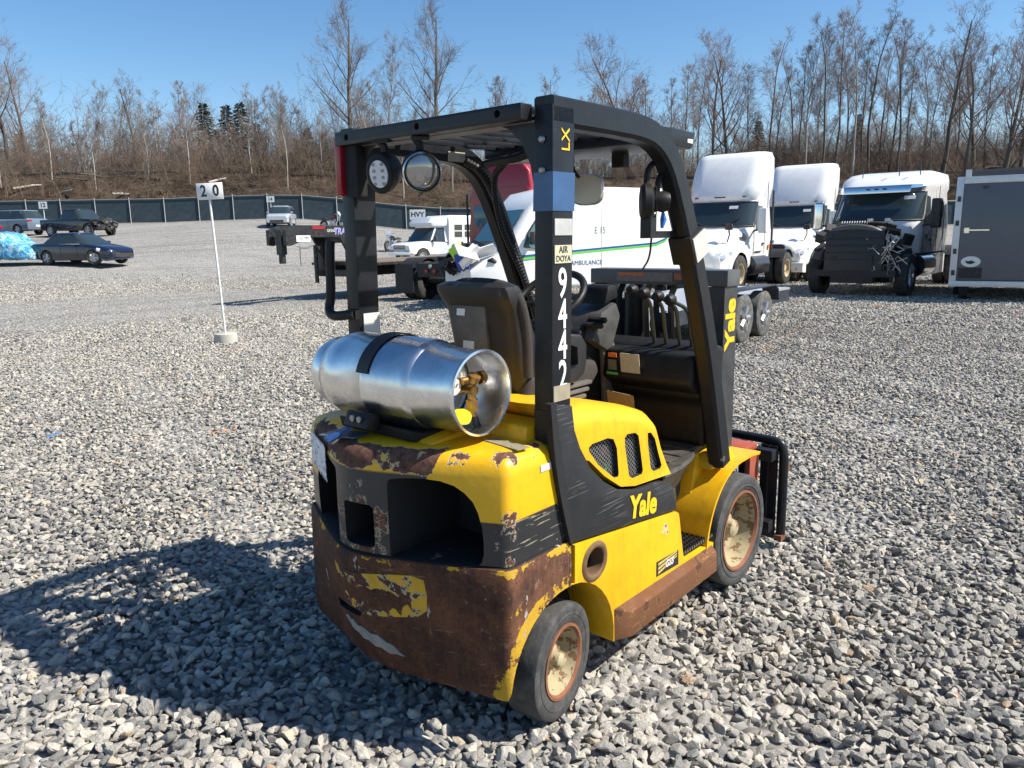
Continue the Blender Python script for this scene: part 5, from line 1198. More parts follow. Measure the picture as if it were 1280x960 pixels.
hs.obj('ribbed_hose', mat('grey_hose', (.25, .25, .25), .5), wk)
jk = MB()
for i in range(90): jk.box((rj.uniform(-1.9, -.45), rj.uniform(-.95, .95), rj.uniform(.6, 1.72)), (rj.uniform(.05, .4), rj.uniform(.05, .35), rj.uniform(.04, .3)), rot=(rj.uniform(-.6, .6), rj.uniform(-.6, .6), rj.uniform(-1, 1)))
jk.obj('engine_bay_debris', M_char, wk)
jk = MB()
for i in range(46):
    p = Vector((rj.uniform(-.6, -.3), rj.uniform(.5, .98), rj.uniform(.5, 1.35))); jk.tube([p, p+Vector((rj.uniform(-.1, .1), rj.uniform(-.2, .2), rj.uniform(-.25, .25))), p+Vector((rj.uniform(-.1, .1), rj.uniform(-.3, .3), rj.uniform(-.3, .3)))], .012, n=5)
jk.obj('loose_wires', mat('bare_metal', (.5, .5, .5), .35, .8), wk)
for i in range(6): MB().box((rj.uniform(-1.2, -.5), rj.uniform(-.7, .8), rj.uniform(1.6, 1.86)), (.12, .1, .09), rot=(0, 0, rj.uniform(0, 2))).obj('fitting', M_rimS, wk, bevel=.02)
MB().bb(-.62, -.30, -1.0, 1.0, .50, .66).bb(-.5, -.3, -.5, .5, .34, .5).obj('front_crossmember', M_char, wk)
for s in (-1, 1): MB().bb(-1.6, -.6, s*.75, s*.98, .75, 1.05).obj('frame_bracket', M_char, wk)
MB().hexa([(-2.22, -1.02, 2.58), (-1.98, -.80, 2.55), (-1.98, .80, 2.55), (-2.22, 1.02, 2.58), (-2.30, -1.05, 2.76), (-2.02, -.82, 2.74), (-2.02, .82, 2.74), (-2.30, 1.05, 2.76)]).obj('sun_visor', M_chrome, wk, bevel=.02)
for y in (-.2, 0, .2): MB().box((-1.975, y, 2.66), (.02, .09, .03)).obj('marker_light', M_trim, wk)
text('lettering', 'TMC', .22, INK, wk, frame((-2.6, 1.137, 1.42), (-1, 0, 0), (0, 0, 1)))
for y in (-.55, .35, .85): MB().cyl((-2.7, y, 3.0), (-2.7, y, 3.35), .012, n=6).obj('antenna', M_trim, wk)
# red tractor seen from behind
RED = mat('red_truck_paint', (.30, .012, .02), .3, var=.1, coat=.5)
rt = semi('red sleeper tractor seen from the rear with black mud flaps', RED, 2.3, 27.95, (.5, .87), tall=False, sleeper=True, rims='alloy')
MB().box((-5.206, .62, 2.28), (.02, .55, .62)).obj('rear_window', M_glass2, rt, bevel=.01)
MB().loft([rrect(-5.15, -3.0, 1.05, 3.05, .4, .1), rrect(-5.15, -3.4, 1.0, 3.55, .4, .1), rrect(-5.1, -3.9, .8, 3.75, .3, .1)]).obj('roof_fairing', RED, rt)
wb = MB()
for i in range(3): wb.box((-7.0, -.75+i*.35, 1.19+.02*i), (1.5, .26, .05), rot=(0, 0, R(6*i-5)))
wb.obj('timber_board', mat('raw_board', (.34, .2, .09), .8, var=.3), rt)

# ---- ambulance van -------------------------------------------------
t = thing('ambulance_van', 'white high roof ambulance van with blue and green stripe and smashed nose', 'van')
sec = [(-5.75, .98, .5, 2.75), (-5.6, 1.0, .42, 2.84), (-2.2, 1.0, .40, 2.85), (-1.6, .99, .40, 2.72), (-1.2, .98, .40, 2.34), (-.55, .97, .42, 1.50), (-.45, .96, .44, 1.32), (.0, .9, .48, 1.15), (.3, .75, .55, .95)]
MB().loft([vring(x, w, z0, z1, .22, 5) for x, w, z0, z1 in sec]).obj('body', M_tw, t)
ws = MB(); ws.add([(-.53, -.80, 1.53), (-.53, .80, 1.53), (-1.17, .76, 2.27), (-1.17, -.76, 2.27)], [(0, 1, 2, 3)]); ws.v = [(x+.03, y, z+.03) for x, y, z in ws.v]; ws.obj('windscreen', M_glass2, t)
for s in (-1, 1):
    win = [(-.98, 1.42), (-1.62, 1.36), (-1.66, 2.02), (-1.32, 2.05), (-1.1, 1.75)]
    mb = MB(); mb.add([(x, s*1.006, z) for x, z in win]+[(x, s*.95, z) for x, z in win], [[0, 1, 2, 3, 4]]+[[i, (i+1) % 5, 5+(i+1) % 5, 5+i] for i in range(5)]); wo = mb.obj('door_window', M_glass2, t)
    MB().tube([(x, s*1.008, z) for x, z in win], .02, n=5, closed=True).obj('window_seal', M_trim, wo)
    for x in (-1.8, -3.2): MB().box((x, s*1.0015, 1.5), (.012, .006, 1.7)).obj('door_seam', mat('seam_grey', (.3, .3, .3), .6), t)
    def strip(pts, h, m, nm):
        b = MB()
        for (x0, z0), (x1, z1) in zip(pts, pts[1:]): b.hexa([(x0, s*1.002, z0), (x1, s*1.002, z1), (x1, s*.98, z1), (x0, s*.98, z0), (x0, s*1.004, z0+h), (x1, s*1.004, z1+h), (x1, s*.98, z1+h), (x0, s*.98, z0+h)])
        b.obj(nm, m, t)
    line = [(-.6, 1.10), (-2.5, 1.22), (-4.9, 1.36), (-5.2, 1.46), (-5.55, 1.80)]
    strip([(x, z+.055) for x, z in line], .05, mat('stripe_blue', (.02, .09, .28), .4), 'blue_stripe'); strip(line, .05, mat('stripe_green', (.12, .55, .06), .4), 'green_stripe')
    MB().box((-2.35, s*1.03, 2.6), (.24, .08, .26)).obj('scene_light', M_chrome, t, bevel=.02); MB().box((-5.3, s*1.03, 2.6), (.2, .08, .16)).obj('scene_light', M_chrome, t, bevel=.02)
    MB().box((-1.15, s*1.16, 1.62), (.12, .2, .3)).obj('mirror', M_trim, t, bevel=.03)
    MB().box((-1.68, s*1.01, 1.38), (.05, .02, .2)).obj('door_handle', M_trim, t)
    for x in (-.1, -4.2): vwheel(t, (x, s*.86, .35), .35, .23, s, 'dark')
xL = (-1, 0, 0)
text('lettering', 'AMBULANCE', .16, mat('print_blue', (.06, .12, .25), .5), t, frame((-2.75, 1.006, 1.0), xL, (0, 0, 1)), ext=.001)
text('lettering', 'INDO', .13, mat('print_blue', (.06, .12, .25), .5), t, frame((-1.55, 1.006, .98), xL, (0, 0, 1)), ext=.001)
text('lettering', 'E 15', .24, mat('print_grey', (.25, .27, .3), .5), t, frame((-3.15, 1.006, 1.78), xL, (0, 0, 1)), ext=.001, sx=.8)
fb = MB().box((-1.75, 1.006, 2.38), (.3, .004, .18)).obj('flag_decal', mat('flag_white', (.6, .5, .5), .5), t)
MB().box((-1.66, 1.010, 2.41), (.12, .003, .11)).obj('flag_field', mat('flag_blue', (.05, .08, .25), .5), fb)
fs = MB()
for i in range(4): fs.box((-1.79, 1.010, 2.31+i*.045), (.2, .003, .018))
fs.obj('flag_stripe', mat('flag_red', (.45, .05, .06), .5), fb)
jk = MB(); rj = random.Random(21)
for i in range(40): jk.box((rj.uniform(-.35, .45), rj.uniform(-.8, .9), rj.uniform(.9, 1.45)), (rj.uniform(.08, .35), rj.uniform(.08, .4), rj.uniform(.04, .2)), rot=(rj.uniform(-1, 1), rj.uniform(-1, 1), rj.uniform(-1, 1)))
jk.obj('crushed_engine_parts', M_char, t)
for i in range(5): MB().box((rj.uniform(-.1, .5), rj.uniform(-.5, 1.0), rj.uniform(1.0, 1.4)), (.6, .35, .03), rot=(rj.uniform(-.8, .8), rj.uniform(-.8, .8), rj.uniform(-1, 1))).obj('torn_panel', M_tw, t)
MB().box((.55, .55, 1.35), (.16, .34, .30), rot=(.5, .3, .4)).obj('green_plastic', mat('lime_plastic', (.35, .75, .05), .4), t, bevel=.04); MB().box((.45, .62, 1.12), (.2, .3, .4), rot=(.2, .3, .9)).obj('blue_plastic', mat('royal_plastic', (.015, .06, .35), .35), t, bevel=.05)
place(t, -1.0, 18.8, (-.88, -.47))

# ---- gooseneck trailer --------------------------------------------
t = thing('gooseneck_trailer', 'black gooseneck flatbed trailer with raised lettered neck', 'trailer')
BT = mat('trailer_black', (.012, .013, .016), .4, var=.3, dirt=.25)
# local x forward (towards the coupler), neck ends at x=2.3
for s in (-1, 1):
    MB().prism([(-.2, 1.72), (1.25, 1.72), (2.05, 1.50), (2.20, 1.52), (2.20, 1.90), (1.75, 2.02), (-.2, 2.02)], 'y', s*.30-.05, s*.30+.05).obj('neck_beam', BT, t)
    MB().bb(-.32, .0, s*.40, s*.72, .62, 1.72).obj('riser', BT, t, bevel=.01)
    MB().prism([(0, 1.10), (.0, 1.72), (.42, 1.72)], 'y', s*.5-.03, s*.5+.03).obj('riser_gusset', BT, t)
    MB().cyl((.18, s*.62, .45), (.18, s*.62, 1.5), .06, n=12).obj('landing_leg', BT, t)
    MB().bb(-8.6, -.2, s*.55-.06, s*.55+.06, .62, .92).obj('main_beam', BT, t)
    for x in (-5.2, -6.1):
        vwheel(t, (x, s*.95, .38), .38, .22, s, 'dark'); vwheel(t, (x, s*.68, .38), .38, .22, s, 'dark')
MB().bb(-8.7, -.25, -1.22, 1.22, .93, 1.0).obj('deck', BT, t)
dk = MB()
for i in range(12):
    o = MB().bb(-8.65, -.3, -1.18+i*.198, -1.0+i*.198, 1.003, 1.04).obj('deck_plank', mat('grey_plank', (.16, .13, .10), .85, var=.3), t)
MB().bb(1.95, 2.12, -.1, .1, 1.28, 1.9).cyl((2.03, 0, 1.05), (2.03, 0, 1.3), .09, n=14).obj('coupler', BT, t)
MB().bb(-.1, .05, -.62, .62, 1.55, 1.72).bb(-.3, .0, -.7, .7, .62, .80).obj('neck_crossbeam', BT, t)
pl_ = MB().bb(1.35, 1.85, .352, .358, 1.60, 1.76).obj('name_plate', M_dwht, t)
text('lettering', '157 PM', .12, INK, pl_, frame((1.6, .361, 1.68), (-1, 0, 0), (0, 0, 1)), ext=.001)
text('lettering', 'GFSN3', .11, M_dwht, t, frame((.55, .353, 1.88), (-1, 0, 0), (0, 0, 1)), ext=.001)
text('lettering', 'TRAILERS', .24, mat('print_lilac', (.3, .3, .6), .5), t, frame((-.05+.0, .353, 1.86), (-1, 0, 0), (0, 0, 1)), ext=.001, bold=.008, shear=.2)
MB().bb(.8, 1.25, .352, .358, 1.92, 2.0).obj('reflector', mat('red_tape', (.3, .02, .02), .4), t)
MB().tube(smoothpath([(2.1, .2, 1.75), (1.9, .36, 1.5), (1.6, .38, 1.42), (1.3, .36, 1.5)], 2), .02, n=6).obj('safety_chain', M_rimS, t)
MB().tube([(1.75, .36, 1.50), (1.76, .36, 1.2), (1.75, .36, 1.0)], .012, n=6).obj('cable', M_trim, t)
place(t, -4.85, 21.8, (-.5, -.87))

# ---- tandem equipment trailer ------------------------------------
t = thing('equipment_trailer', 'low tandem axle equipment trailer with silver deck and black fenders', 'trailer')
NV = mat('trailer_navy', (.016, .022, .036), .4, dirt=.25)
for s in (-1, 1):
    for x in (.45, -.45): vwheel(t, (x, s*1.02, .37), .37, .21, s, 'alloy', rr=.55, tm=M_gtyre)
    pts = [(1.05, .55), (1.0, .74), (.85, .82), (-.85, .82), (-1.0, .74), (-1.05, .55)]
    pin = [(1.03, .55), (.98, .72), (.84, .80), (-.84, .80), (-.98, .72), (-1.03, .55)]
    MB().prism(pts+pin[::-1], 'y', s*.88, s*1.15).obj('fender', NV, t)
    MB().bb(-2.6, 2.6, s*.80-.04, s*.80+.04, .42, .62).obj('frame_rail', NV, t)
    MB().bb(2.6, 4.0, s*.35-.03, s*.35+.03, .46, .58).obj('tongue', NV, t)
k = N('tread_plate'); vv = k.n('TexChecker', i_Vector=k.co(), i_Scale=18.0); k.out(Base_Color=k.mix(vv.outputs[1], (.5, .51, .53), (.62, .63, .65)), Metallic=.6, Roughness=.4); k.bump(vv.outputs[1], .4, .01)
MB().bb(-2.6, 2.6, -.84, .84, .625, .66).obj('deck', k.mat, t)
MB().hexa([(-2.6, -.82, .66), (-2.55, -.82, .66), (-2.55, .82, .66), (-2.6, .82, .66), (-3.9, -.82, .04), (-3.9, -.82, .08), (-3.9, .82, .08), (-3.9, .82, .04)]).obj('ramp', k.mat, t)
place(t, 2.95, 12.72, (.60, .80))

# ---- enclosed cargo trailer --------------------------------------
t = thing('cargo_trailer', 'enclosed grey cargo trailer with white corner posts seen from its closed rear door', 'trailer')
GR = mat('charcoal_panel', (.085, .095, .115), .4, var=.06, dirt=.08, coat=.2)
TWm = mat('trim_aluminium', (.6, .61, .63), .35, .3, var=.1)
# local: rear face at x=0, forward +x
MB().bb(.06, 5.2, -1.22, 1.22, .42, 2.80).obj('box_body', GR, t)
for s in (-1, 1):
    MB().bb(-.02, .10, s*1.22-.09, s*1.22+.06, .32, 2.86).obj('corner_post', TWm, t, bevel=.015)
    for x in (2.0, 2.9): vwheel(t, (x, s*1.08, .35), .35, .2, s, 'steel')
    vwheel(t, (.62, s*.95, .30), .30, .2, s, 'dark')
    for z in (.6, 1.1, 1.75, 2.3): MB().bb(-.045, -.02, s*1.22-.05, s*1.22+.02, z, z+.12).obj('hinge', M_trim, t)
MB().bb(-.02, .10, -1.13, 1.13, 2.70, 2.86).obj('header', TWm, t, bevel=.012)
MB().bb(-.03, .055, -1.125, 1.125, .50, 2.695).obj('rear_door', GR, t, bevel=.008)
MB().bb(-.05, .08, -1.28, 1.28, .34, .47).obj('rear_sill', TWm, t, bevel=.01)
MB().bb(-.06, -.03, .55, 1.06, 1.63, 1.66).bb(-.075, -.03, .95, 1.05, 1.58, 1.70).obj('door_latch', M_chrome, t)
MB().bb(-.036, -.0305, .62, 1.10, .53, .78).obj('stone_guard', M_chas, t)
dc = MB().lathe([(0, -.0385), (.2, -.036), (.2, -.031)], ax='x', n=28); dc.v = [(x, y*1.0+.86, z*.62+.92) for x, y, z in dc.v]; do = dc.obj('oval_decal', M_dwht, t)
MB().prism([(.76, .90), (.84, .95), (.92, .93), (.98, .95), (.94, .88), (.86, .86)], 'x', -.041, -.039).obj('decal_figure', INK, do)
for y in (-.7, .7): MB().bb(-.05, -.03, y-.05, y+.05, 2.58, 2.64).obj('door_hook', M_trim, t)
MB().bb(.3, 4.8, -1.05, 1.05, 2.95, 3.03).bb(.3, .36, -1.1, 1.1, 2.8, 2.96).bb(2.5, 2.56, -1.1, 1.1, 2.8, 2.96).obj('roof_rack', mat('rack_grey', (.09, .09, .095), .5), t)
MB().bb(.05, .22, 1.0, 1.12, 2.86, 3.02).obj('rack_stop', TWm, t)
MB().bb(.3, 5.9, -.06, .06, .36, .46).obj('tongue', M_chas, t)
place(t, 11.55, 17.75, (.50, .86))
small_sign(-33.4, 56.5, '12', 'small white marker sign between the slate blue car and black pickup', h=1.9, w=.6, ht=.5, size=.4)
small_sign(-18.6, 61.5, '14', 'small white marker sign behind the small white sport utility', h=1.8, w=.6, ht=.45, size=.35)
small_sign(-5.6, 48.0, 'HVY', 'white marker sign reading HVY above the shuttle bus roof', h=2.15, w=.95, ht=.6, size=.42)
# ================================================================ TREES
def bark(name, a, b): 
    k = N(name); k.out(Base_Color=k.mix(k.noise(2.5, 6, vec=k.map((1, 1, .25))), a, b), Roughness=.9, Specular_IOR_Level=.15); return k.mat
B_grey = bark('grey_bark', (.055, .046, .04), (.17, .15, .13)); B_pale = bark('pale_bark', (.22, .2, .17), (.5, .47, .42)); B_red = bark('reddish_twigs', (.13, .09, .073), (.27, .20, .165)); B_twig = bark('twig_bark', (.12, .10, .087), (.28, .245, .215))
class TB:
    def __init__(s): s.v = []; s.f = []
    def limb(s, pts, rad, n):
        o = len(s.v); k = len(pts)
        for i, (p, r) in enumerate(zip(pts, rad)):
            d = (pts[min(i+1, k-1)]-pts[max(i-1, 0)]).normalized(); a = d.orthogonal().normalized(); b = d.cross(a)
            for j in range(n):
                t = 2*math.pi*j/n; q = p+a*(r*math.cos(t))+b*(r*math.sin(t)); s.v.append((q.x, q.y, q.z))
        for i in range(k-1):
            for j in range(n): s.f.append((o+i*n+j, o+i*n+(j+1) % n, o+(i+1)*n+(j+1) % n, o+(i+1)*n+j))
    def mesh(s, name, m):
        me = bpy.data.meshes.new(name); me.from_pydata(s.v, [], s.f); me.materials.append(m)
        me.polygons.foreach_set('use_smooth', [True]*len(me.polygons)); return me
def grow(rn, p, d, L, r, seg, wob, upb):
    pts = [p]; rad = [r]; cur = p; dd = d.normalized()
    for i in range(seg):
        dd = (dd + Vector((rn.gauss(0, wob), rn.gauss(0, wob), rn.gauss(0, wob)+upb))).normalized()
        cur = cur + dd*(L/seg); pts.append(cur); rad.append(r*(1-.78*(i+1)/seg))
    return pts, rad
def child_dir(rn, d, ang):
    a = d.orthogonal().normalized(); a = Matrix.Rotation(rn.uniform(0, 6.283), 3, d) @ a
    return (d*math.cos(ang)+a*math.sin(ang)).normalized()
def make_tree(seed, H, r0, style, bm_, tm_):
    rn = random.Random(seed); tr = TB(); cr = TB()
    stems = {'spread': 1, 'tall': 1, 'multi': 3, 'fork': 1, 'brush': 1}[style]
    for sidx in range(stems):
        lean = Vector((rn.gauss(0, .06), rn.gauss(0, .06), 1)) if stems == 1 else Vector((rn.gauss(0, .22), rn.gauss(0, .22), 1))
        hh = H*rn.uniform(.8, 1) if stems > 1 else H
        pts, rad = grow(rn, Vector((rn.uniform(-.3, .3)*(stems > 1), rn.uniform(-.3, .3)*(stems > 1), -.5)), lean, hh*.94, r0/(stems**.5), 12, .045, .02)
        tr.limb(pts, rad, 8)
        n1 = {'spread': 17, 'tall': 18, 'multi': 9, 'fork': 15}[style]
        lo = {'spread': .30, 'tall': .38, 'multi': .35, 'fork': .22}[style]
        for i in range(n1):
            t = lo + (1-lo)*(i+rn.random())/n1; f = t*12; j = min(11, int(f)); p = pts[j].lerp(pts[j+1], f-j); rr = rad[j]*.42
            d = (pts[j+1]-pts[j]).normalized(); ang = R(rn.uniform(28, 55)) if style != 'tall' else R(rn.uniform(22, 45))
            L1 = hh*{'spread': .36, 'tall': .23, 'multi': .26, 'fork': .42}[style]*(1.15-t*.75)*rn.uniform(.75, 1.2)
            p1, r1 = grow(rn, p, child_dir(rn, d, ang), L1, max(.022, rr), 6, .10, .10)
            (tr if i < 5 and style in ('fork', 'spread') else cr).limb(p1, r1, 5)
            for k in range(rn.randint(6, 9)):
                g = rn.uniform(.2, 1)*6; jj = min(5, int(g)); q = p1[jj].lerp(p1[jj+1], g-jj); d2 = (p1[jj+1]-p1[jj]).normalized()
                L2 = L1*rn.uniform(.25, .52); p2, r2 = grow(rn, q, child_dir(rn, d2, R(rn.uniform(25, 55))), L2, max(.013, r1[jj]*.45), 4, .14, .08)
                cr.limb(p2, r2, 3)
                for m_ in range(rn.randint(5, 8)):
                    g2 = rn.uniform(.15, 1)*4; j2 = min(3, int(g2)); q2 = p2[j2].lerp(p2[j2+1], g2-j2); d3 = (p2[j2+1]-p2[j2]).normalized()
                    L3 = max(.35, L2*rn.uniform(.3, .6)); p3, r3 = grow(rn, q2, child_dir(rn, d3, R(rn.uniform(20, 55))), L3, .012, 2, .2, .08)
                    cr.limb(p3, r3, 3)
                    for _ in range(3):
                        q3 = p3[1].lerp(p3[2], rn.random()); p4, r4 = grow(rn, q3, child_dir(rn, (p3[2]-p3[1]).normalized(), R(rn.uniform(20, 50))), L3*.6, .009, 1, .2, .05); cr.limb(p4, r4, 3)
    return tr.mesh('trunk', bm_), cr.mesh('crown', tm_)
TREES = {}
for nm, seed, H, r0, st_, bm_, tm_ in (('spreadA', 1, 16, .26, 'spread', B_grey, B_twig), ('spreadB', 2, 15, .24, 'fork', B_grey, B_red), ('tallA', 3, 19, .17, 'tall', B_grey, B_twig), ('tallB', 4, 18, .15, 'tall', B_pale, B_twig), ('multiA', 5, 14, .22, 'multi', B_pale, B_twig), ('forkA', 6, 17, .27, 'fork', B_grey, B_red), ('tallC', 7, 17, .14, 'tall', B_grey, B_red), ('multiB', 8, 12, .18, 'multi', B_grey, B_red)):
    TREES[nm] = make_tree(seed, H, r0, st_, bm_, tm_) + (H,)
KIND = {'spreadA': ('bare spreading grey tree', 'deciduous_tree'), 'spreadB': ('bare forked tree with reddish twigs', 'deciduous_tree'), 'tallA': ('tall slim bare grey tree', 'slender_tree'), 'tallB': ('tall slim bare tree with pale trunk', 'slender_tree'), 'multiA': ('bare tree of several pale stems', 'multi_stem_tree'), 'forkA': ('large bare forked tree with dark trunk', 'deciduous_tree'), 'tallC': ('slim bare tree with reddish twigs', 'slender_tree'), 'multiB': ('low bare tree of several dark stems', 'multi_stem_tree')}
def tree(kind, u, v, h, place_, rz=None, z=None):
    a, c, H = TREES[kind]; s = h/H
    lab, nm = KIND[kind]
    o = thing(nm, '%s %s' % (lab, place_), 'tree', W(u, v, BZ(u, v) if z is None else z), random.uniform(0, 6.28) if rz is None else rz, group='%s %s' % (lab, place_)); o.scale = (s, s, s)
    for nm2, me in (('trunk', a), ('crown', c)):
        q = bpy.data.objects.new(nm2, me); COL.objects.link(q); q.parent = o
LEFT = 'on the embankment beyond the cars'; MID = 'behind the forklift guard'; RIGHT = 'behind the parked semi tractors'
for k_, px, v, h in (('spreadA', 42, 92, 17.5), ('forkA', 68, 97, 16.5), ('spreadB', 12, 104, 13), ('multiA', 100, 96, 10), ('tallB', 150, 98, 14), ('multiB', 130, 90, 9), ('spreadA', 195, 101, 14.5), ('tallA', 175, 108, 15), ('multiA', 222, 92, 12.5), ('tallC', 245, 99, 14.5), ('spreadB', 238, 106, 15), ('multiB', 265, 91, 9), ('multiA', 345, 94, 12.5), ('tallB', 372, 97, 13), ('spreadA', 360, 105, 13.5), ('tallA', 395, 102, 12), ('multiB', 320, 89, 8), ('tallA', -30, 96, 15), ('spreadA', -80, 94, 15), ('multiA', -130, 98, 12)):
    tree(k_, (px-640)/958.8*v, v, h*(.98 if px < 80 else .88), LEFT)
for k_, px, v, h in (('spreadA', 452, 92, 19.5), ('tallB', 500, 96, 17), ('spreadA', 556, 90, 20), ('multiA', 475, 103, 14.5), ('multiB', 530, 104, 13), ('tallC', 625, 100, 14), ('spreadB', 610, 108, 14), ('tallA', 692, 100, 15), ('multiA', 655, 106, 12), ('multiB', 580, 94, 10), ('tallB', 545, 88, 12), ('tallB', 600, 87, 9)):
    tree(k_, (px-640)/958.8*v, v, h, MID)
for k_, px, v, h in (('spreadB', 790, 88, 15.5), ('multiA', 775, 95, 14), ('forkA', 885, 84, 13.5), ('spreadB', 905, 90, 15), ('tallC', 850, 96, 14), ('tallA', 955, 88, 16), ('tallB', 1000, 84, 16.5), ('tallA', 1020, 80, 16.5), ('tallC', 1035, 88, 18), ('tallB', 1055, 82, 17.5), ('tallA', 1075, 86, 18), ('tallC', 1100, 92, 17.5), ('tallA', 1110, 84, 16), ('tallB', 1140, 93, 16), ('forkA', 1190, 72, 15), ('spreadA', 1165, 82, 16.5), ('forkA', 1230, 70, 16.5), ('spreadB', 1205, 85, 15), ('forkA', 1262, 74, 18), ('multiA', 1280, 80, 14), ('tallA', 980, 98, 15), ('tallC', 930, 100, 14), ('multiB', 1130, 78, 9), ('tallA', 965, 92, 13), ('tallC', 990, 90, 14.5), ('tallB', 1012, 96, 15), ('tallA', 1045, 97, 16), ('tallC', 1066, 90, 15), ('tallA', 1088, 99, 15.5), ('tallC', 1120, 96, 14), ('tallB', 1150, 88, 13), ('tallA', 1180, 96, 15), ('tallC', 1215, 92, 14), ('tallA', 1245, 94, 14), ('tallC', 838, 92, 12), ('tallB', 862, 98, 13), ('tallC', 745, 100, 12), ('tallA', 765, 106, 13), ('tallC', 805, 96, 13), ('multiB', 910, 96, 11), ('multiB', 1020, 102, 11), ('multiB', 1090, 104, 11), ('multiB', 1165, 100, 11), ('spreadA', 1330, 78, 17), ('spreadB', 820, 102, 14), ('tallA', 870, 104, 15), ('multiA', 725, 92, 11.5)):
    vv_ = max(v, 74); tree(k_, (px-640)/958.8*vv_, vv_, h*vv_/v*.98, RIGHT)
for i, (px, v, h) in enumerate(((25, 80, 7), (88, 82, 9), (140, 79, 8), (205, 81, 7), (255, 80, 9), (330, 82, 8), (372, 78, 9), (415, 81, 7), (470, 80, 10), (512, 78, 9), (572, 80, 9), (620, 82, 8), (700, 80, 9))):
    tree('tallB', (px-640)/958.8*v, v, h, 'growing out of the brown bank')
# evergreens
def conifer_mesh(seed, H):
    rn = random.Random(seed); t = TB(); t.limb([Vector((0, 0, -.4)), Vector((0, 0, H*.5)), Vector((0, 0, H))], [.2, .1, .02], 7)
    V = []; F = []
    n = 230
    for i in range(n):
        z = H*(.12+.86*i/n); L = (H-z)*.27+.18; a = i*2.4+rn.uniform(-.4, .4); L *= rn.uniform(.6, 1.1)
        d = Vector((math.cos(a), math.sin(a), rn.uniform(-.3, .15))); sd = Vector((-math.sin(a), math.cos(a), 0))
        for k in range(9):
            f = (k+1)/9; c = Vector((0, 0, z))+d*(L*f)+Vector((0, 0, -.25*f*f*L))
            for _ in range(2):
                w = (1.05-f*.7)*L*.30*rn.uniform(.5, 1); o = len(V); e = sd*rn.choice((-1, 1))*w
                V += [c, c+e+Vector((0, 0, rn.uniform(-.16, .05)))+d*.1, c+e*.5+d*.24+Vector((0, 0, rn.uniform(-.05, .12)))]; F.append((o, o+1, o+2))
    k = N('needles_%d' % seed); k.out(Base_Color=k.mix(k.noise(1.5, 3), (.012, .022, .012), (.035, .055, .022)), Roughness=.8)
    me = bpy.data.meshes.new('crown'); me.from_pydata([tuple(p) for p in V], [], F); me.materials.append(k.mat)
    return t.mesh('trunk', B_grey), me
CON = [conifer_mesh(31, 9.0), conifer_mesh(32, 9.0)]
def conifer(i, px, v, h, label, grp):
    a, c = CON[i]; u = (px-640)/958.8*v; o = thing('evergreen_tree', label, 'tree', W(u, v, BZ(u, v)), random.uniform(0, 6), group=grp); s = h/9.0; o.scale = (s*1.25, s*1.25, s)
    for nm2, me in (('trunk', a), ('crown', c)):
        q = bpy.data.objects.new(nm2, me); COL.objects.link(q); q.parent = o
E1 = 'dark evergreen tree among the bare trees on the embankment'; E2 = 'low green evergreen near the forklift tail lamp'; E3 = 'dark evergreen tree behind the grey cargo trailer'
for i, (px, v, h) in enumerate(((278, 100, 10), (305, 103, 10.5), (322, 99, 10), (340, 106, 8.5), (292, 108, 8), (20, 101, 8.5), (55, 108, 8))): conifer(i % 2, px, v, h, E1, 'evergreens on the embankment')
for i, (px, v, h) in enumerate(((400, 92, 5.5), (418, 96, 5.5), (385, 97, 5))): conifer(i % 2, px, v, h, E2, 'low evergreens')
for i, (px, v, h) in enumerate(((1275, 96, 10), (1300, 90, 10), (940, 110, 7), (1060, 112, 6.5))): conifer(i % 2, px, v, h, E3 if px > 1200 else 'evergreen tree far behind the semi tractors', 'evergreens on the right' if px > 1200 else 'far evergreens')
# brush: one mass of thin stems and twigs
def brush_mesh(seed, n, hmax):
    rn = random.Random(seed); t = TB()
    for i in range(n):
        p = Vector((rn.uniform(-2.2, 2.2), rn.uniform(-1.6, 1.6), -.2)); h = hmax*rn.uniform(.45, 1)
        pts, rad = grow(rn, p, Vector((rn.gauss(0, .25), rn.gauss(0, .25), 1)), h, rn.uniform(.012, .03), 4, .12, .03); t.limb(pts, rad, 3)
        for k in range(8):
            j = rn.randint(1, 3); q = pts[j].lerp(pts[j+1], rn.random()); d = (pts[j+1]-pts[j]).normalized()
            p2, r2 = grow(rn, q, child_dir(rn, d, R(rn.uniform(25, 65))), h*rn.uniform(.15, .4), .010, 2, .2, .06); t.limb(p2, r2, 3)
            for m_ in range(3):
                p3, r3 = grow(rn, p2[1].lerp(p2[2], rn.random()), child_dir(rn, (p2[2]-p2[1]).normalized(), R(40)), h*.12, .008, 1, .2, .0); t.limb(p3, r3, 3)
    return t
BR = bpy.data.collections.new('brush_shapes')
for i, (m_, n, h) in enumerate(((B_red, 26, 5.5), (B_twig, 24, 5.0), (B_grey, 22, 4.2), (B_red, 30, 3.6), (bark('tan_stems', (.09, .068, .05), (.2, .155, .115)), 26, 2.0))):
    o = bpy.data.objects.new('brush', brush_mesh(50+i, n, h).mesh('brush', m_)); BR.objects.link(o)
pts = []; rn = random.Random(77)
for i in range(1250):
    v = rn.choice((rn.uniform(85, 95), rn.uniform(90, 125), rn.uniform(74, 85))); u = rn.uniform(-.95, .9)*v
    idx = rn.choice((0, 1, 2, 3)) if v > 85.5 else 4
    if rn.random() < (.68 if v <= 85.5 else .42): continue
    pts.append((u, v, BZ(u, v), rn.uniform(0, 6.28), rn.choice((.55, .75, .9, 1.0, 1.2, 1.5))*rn.uniform(.85, 1.15)*(1.25 if v > 90 else .95)*(1.1 if u < -14 else .85), idx))
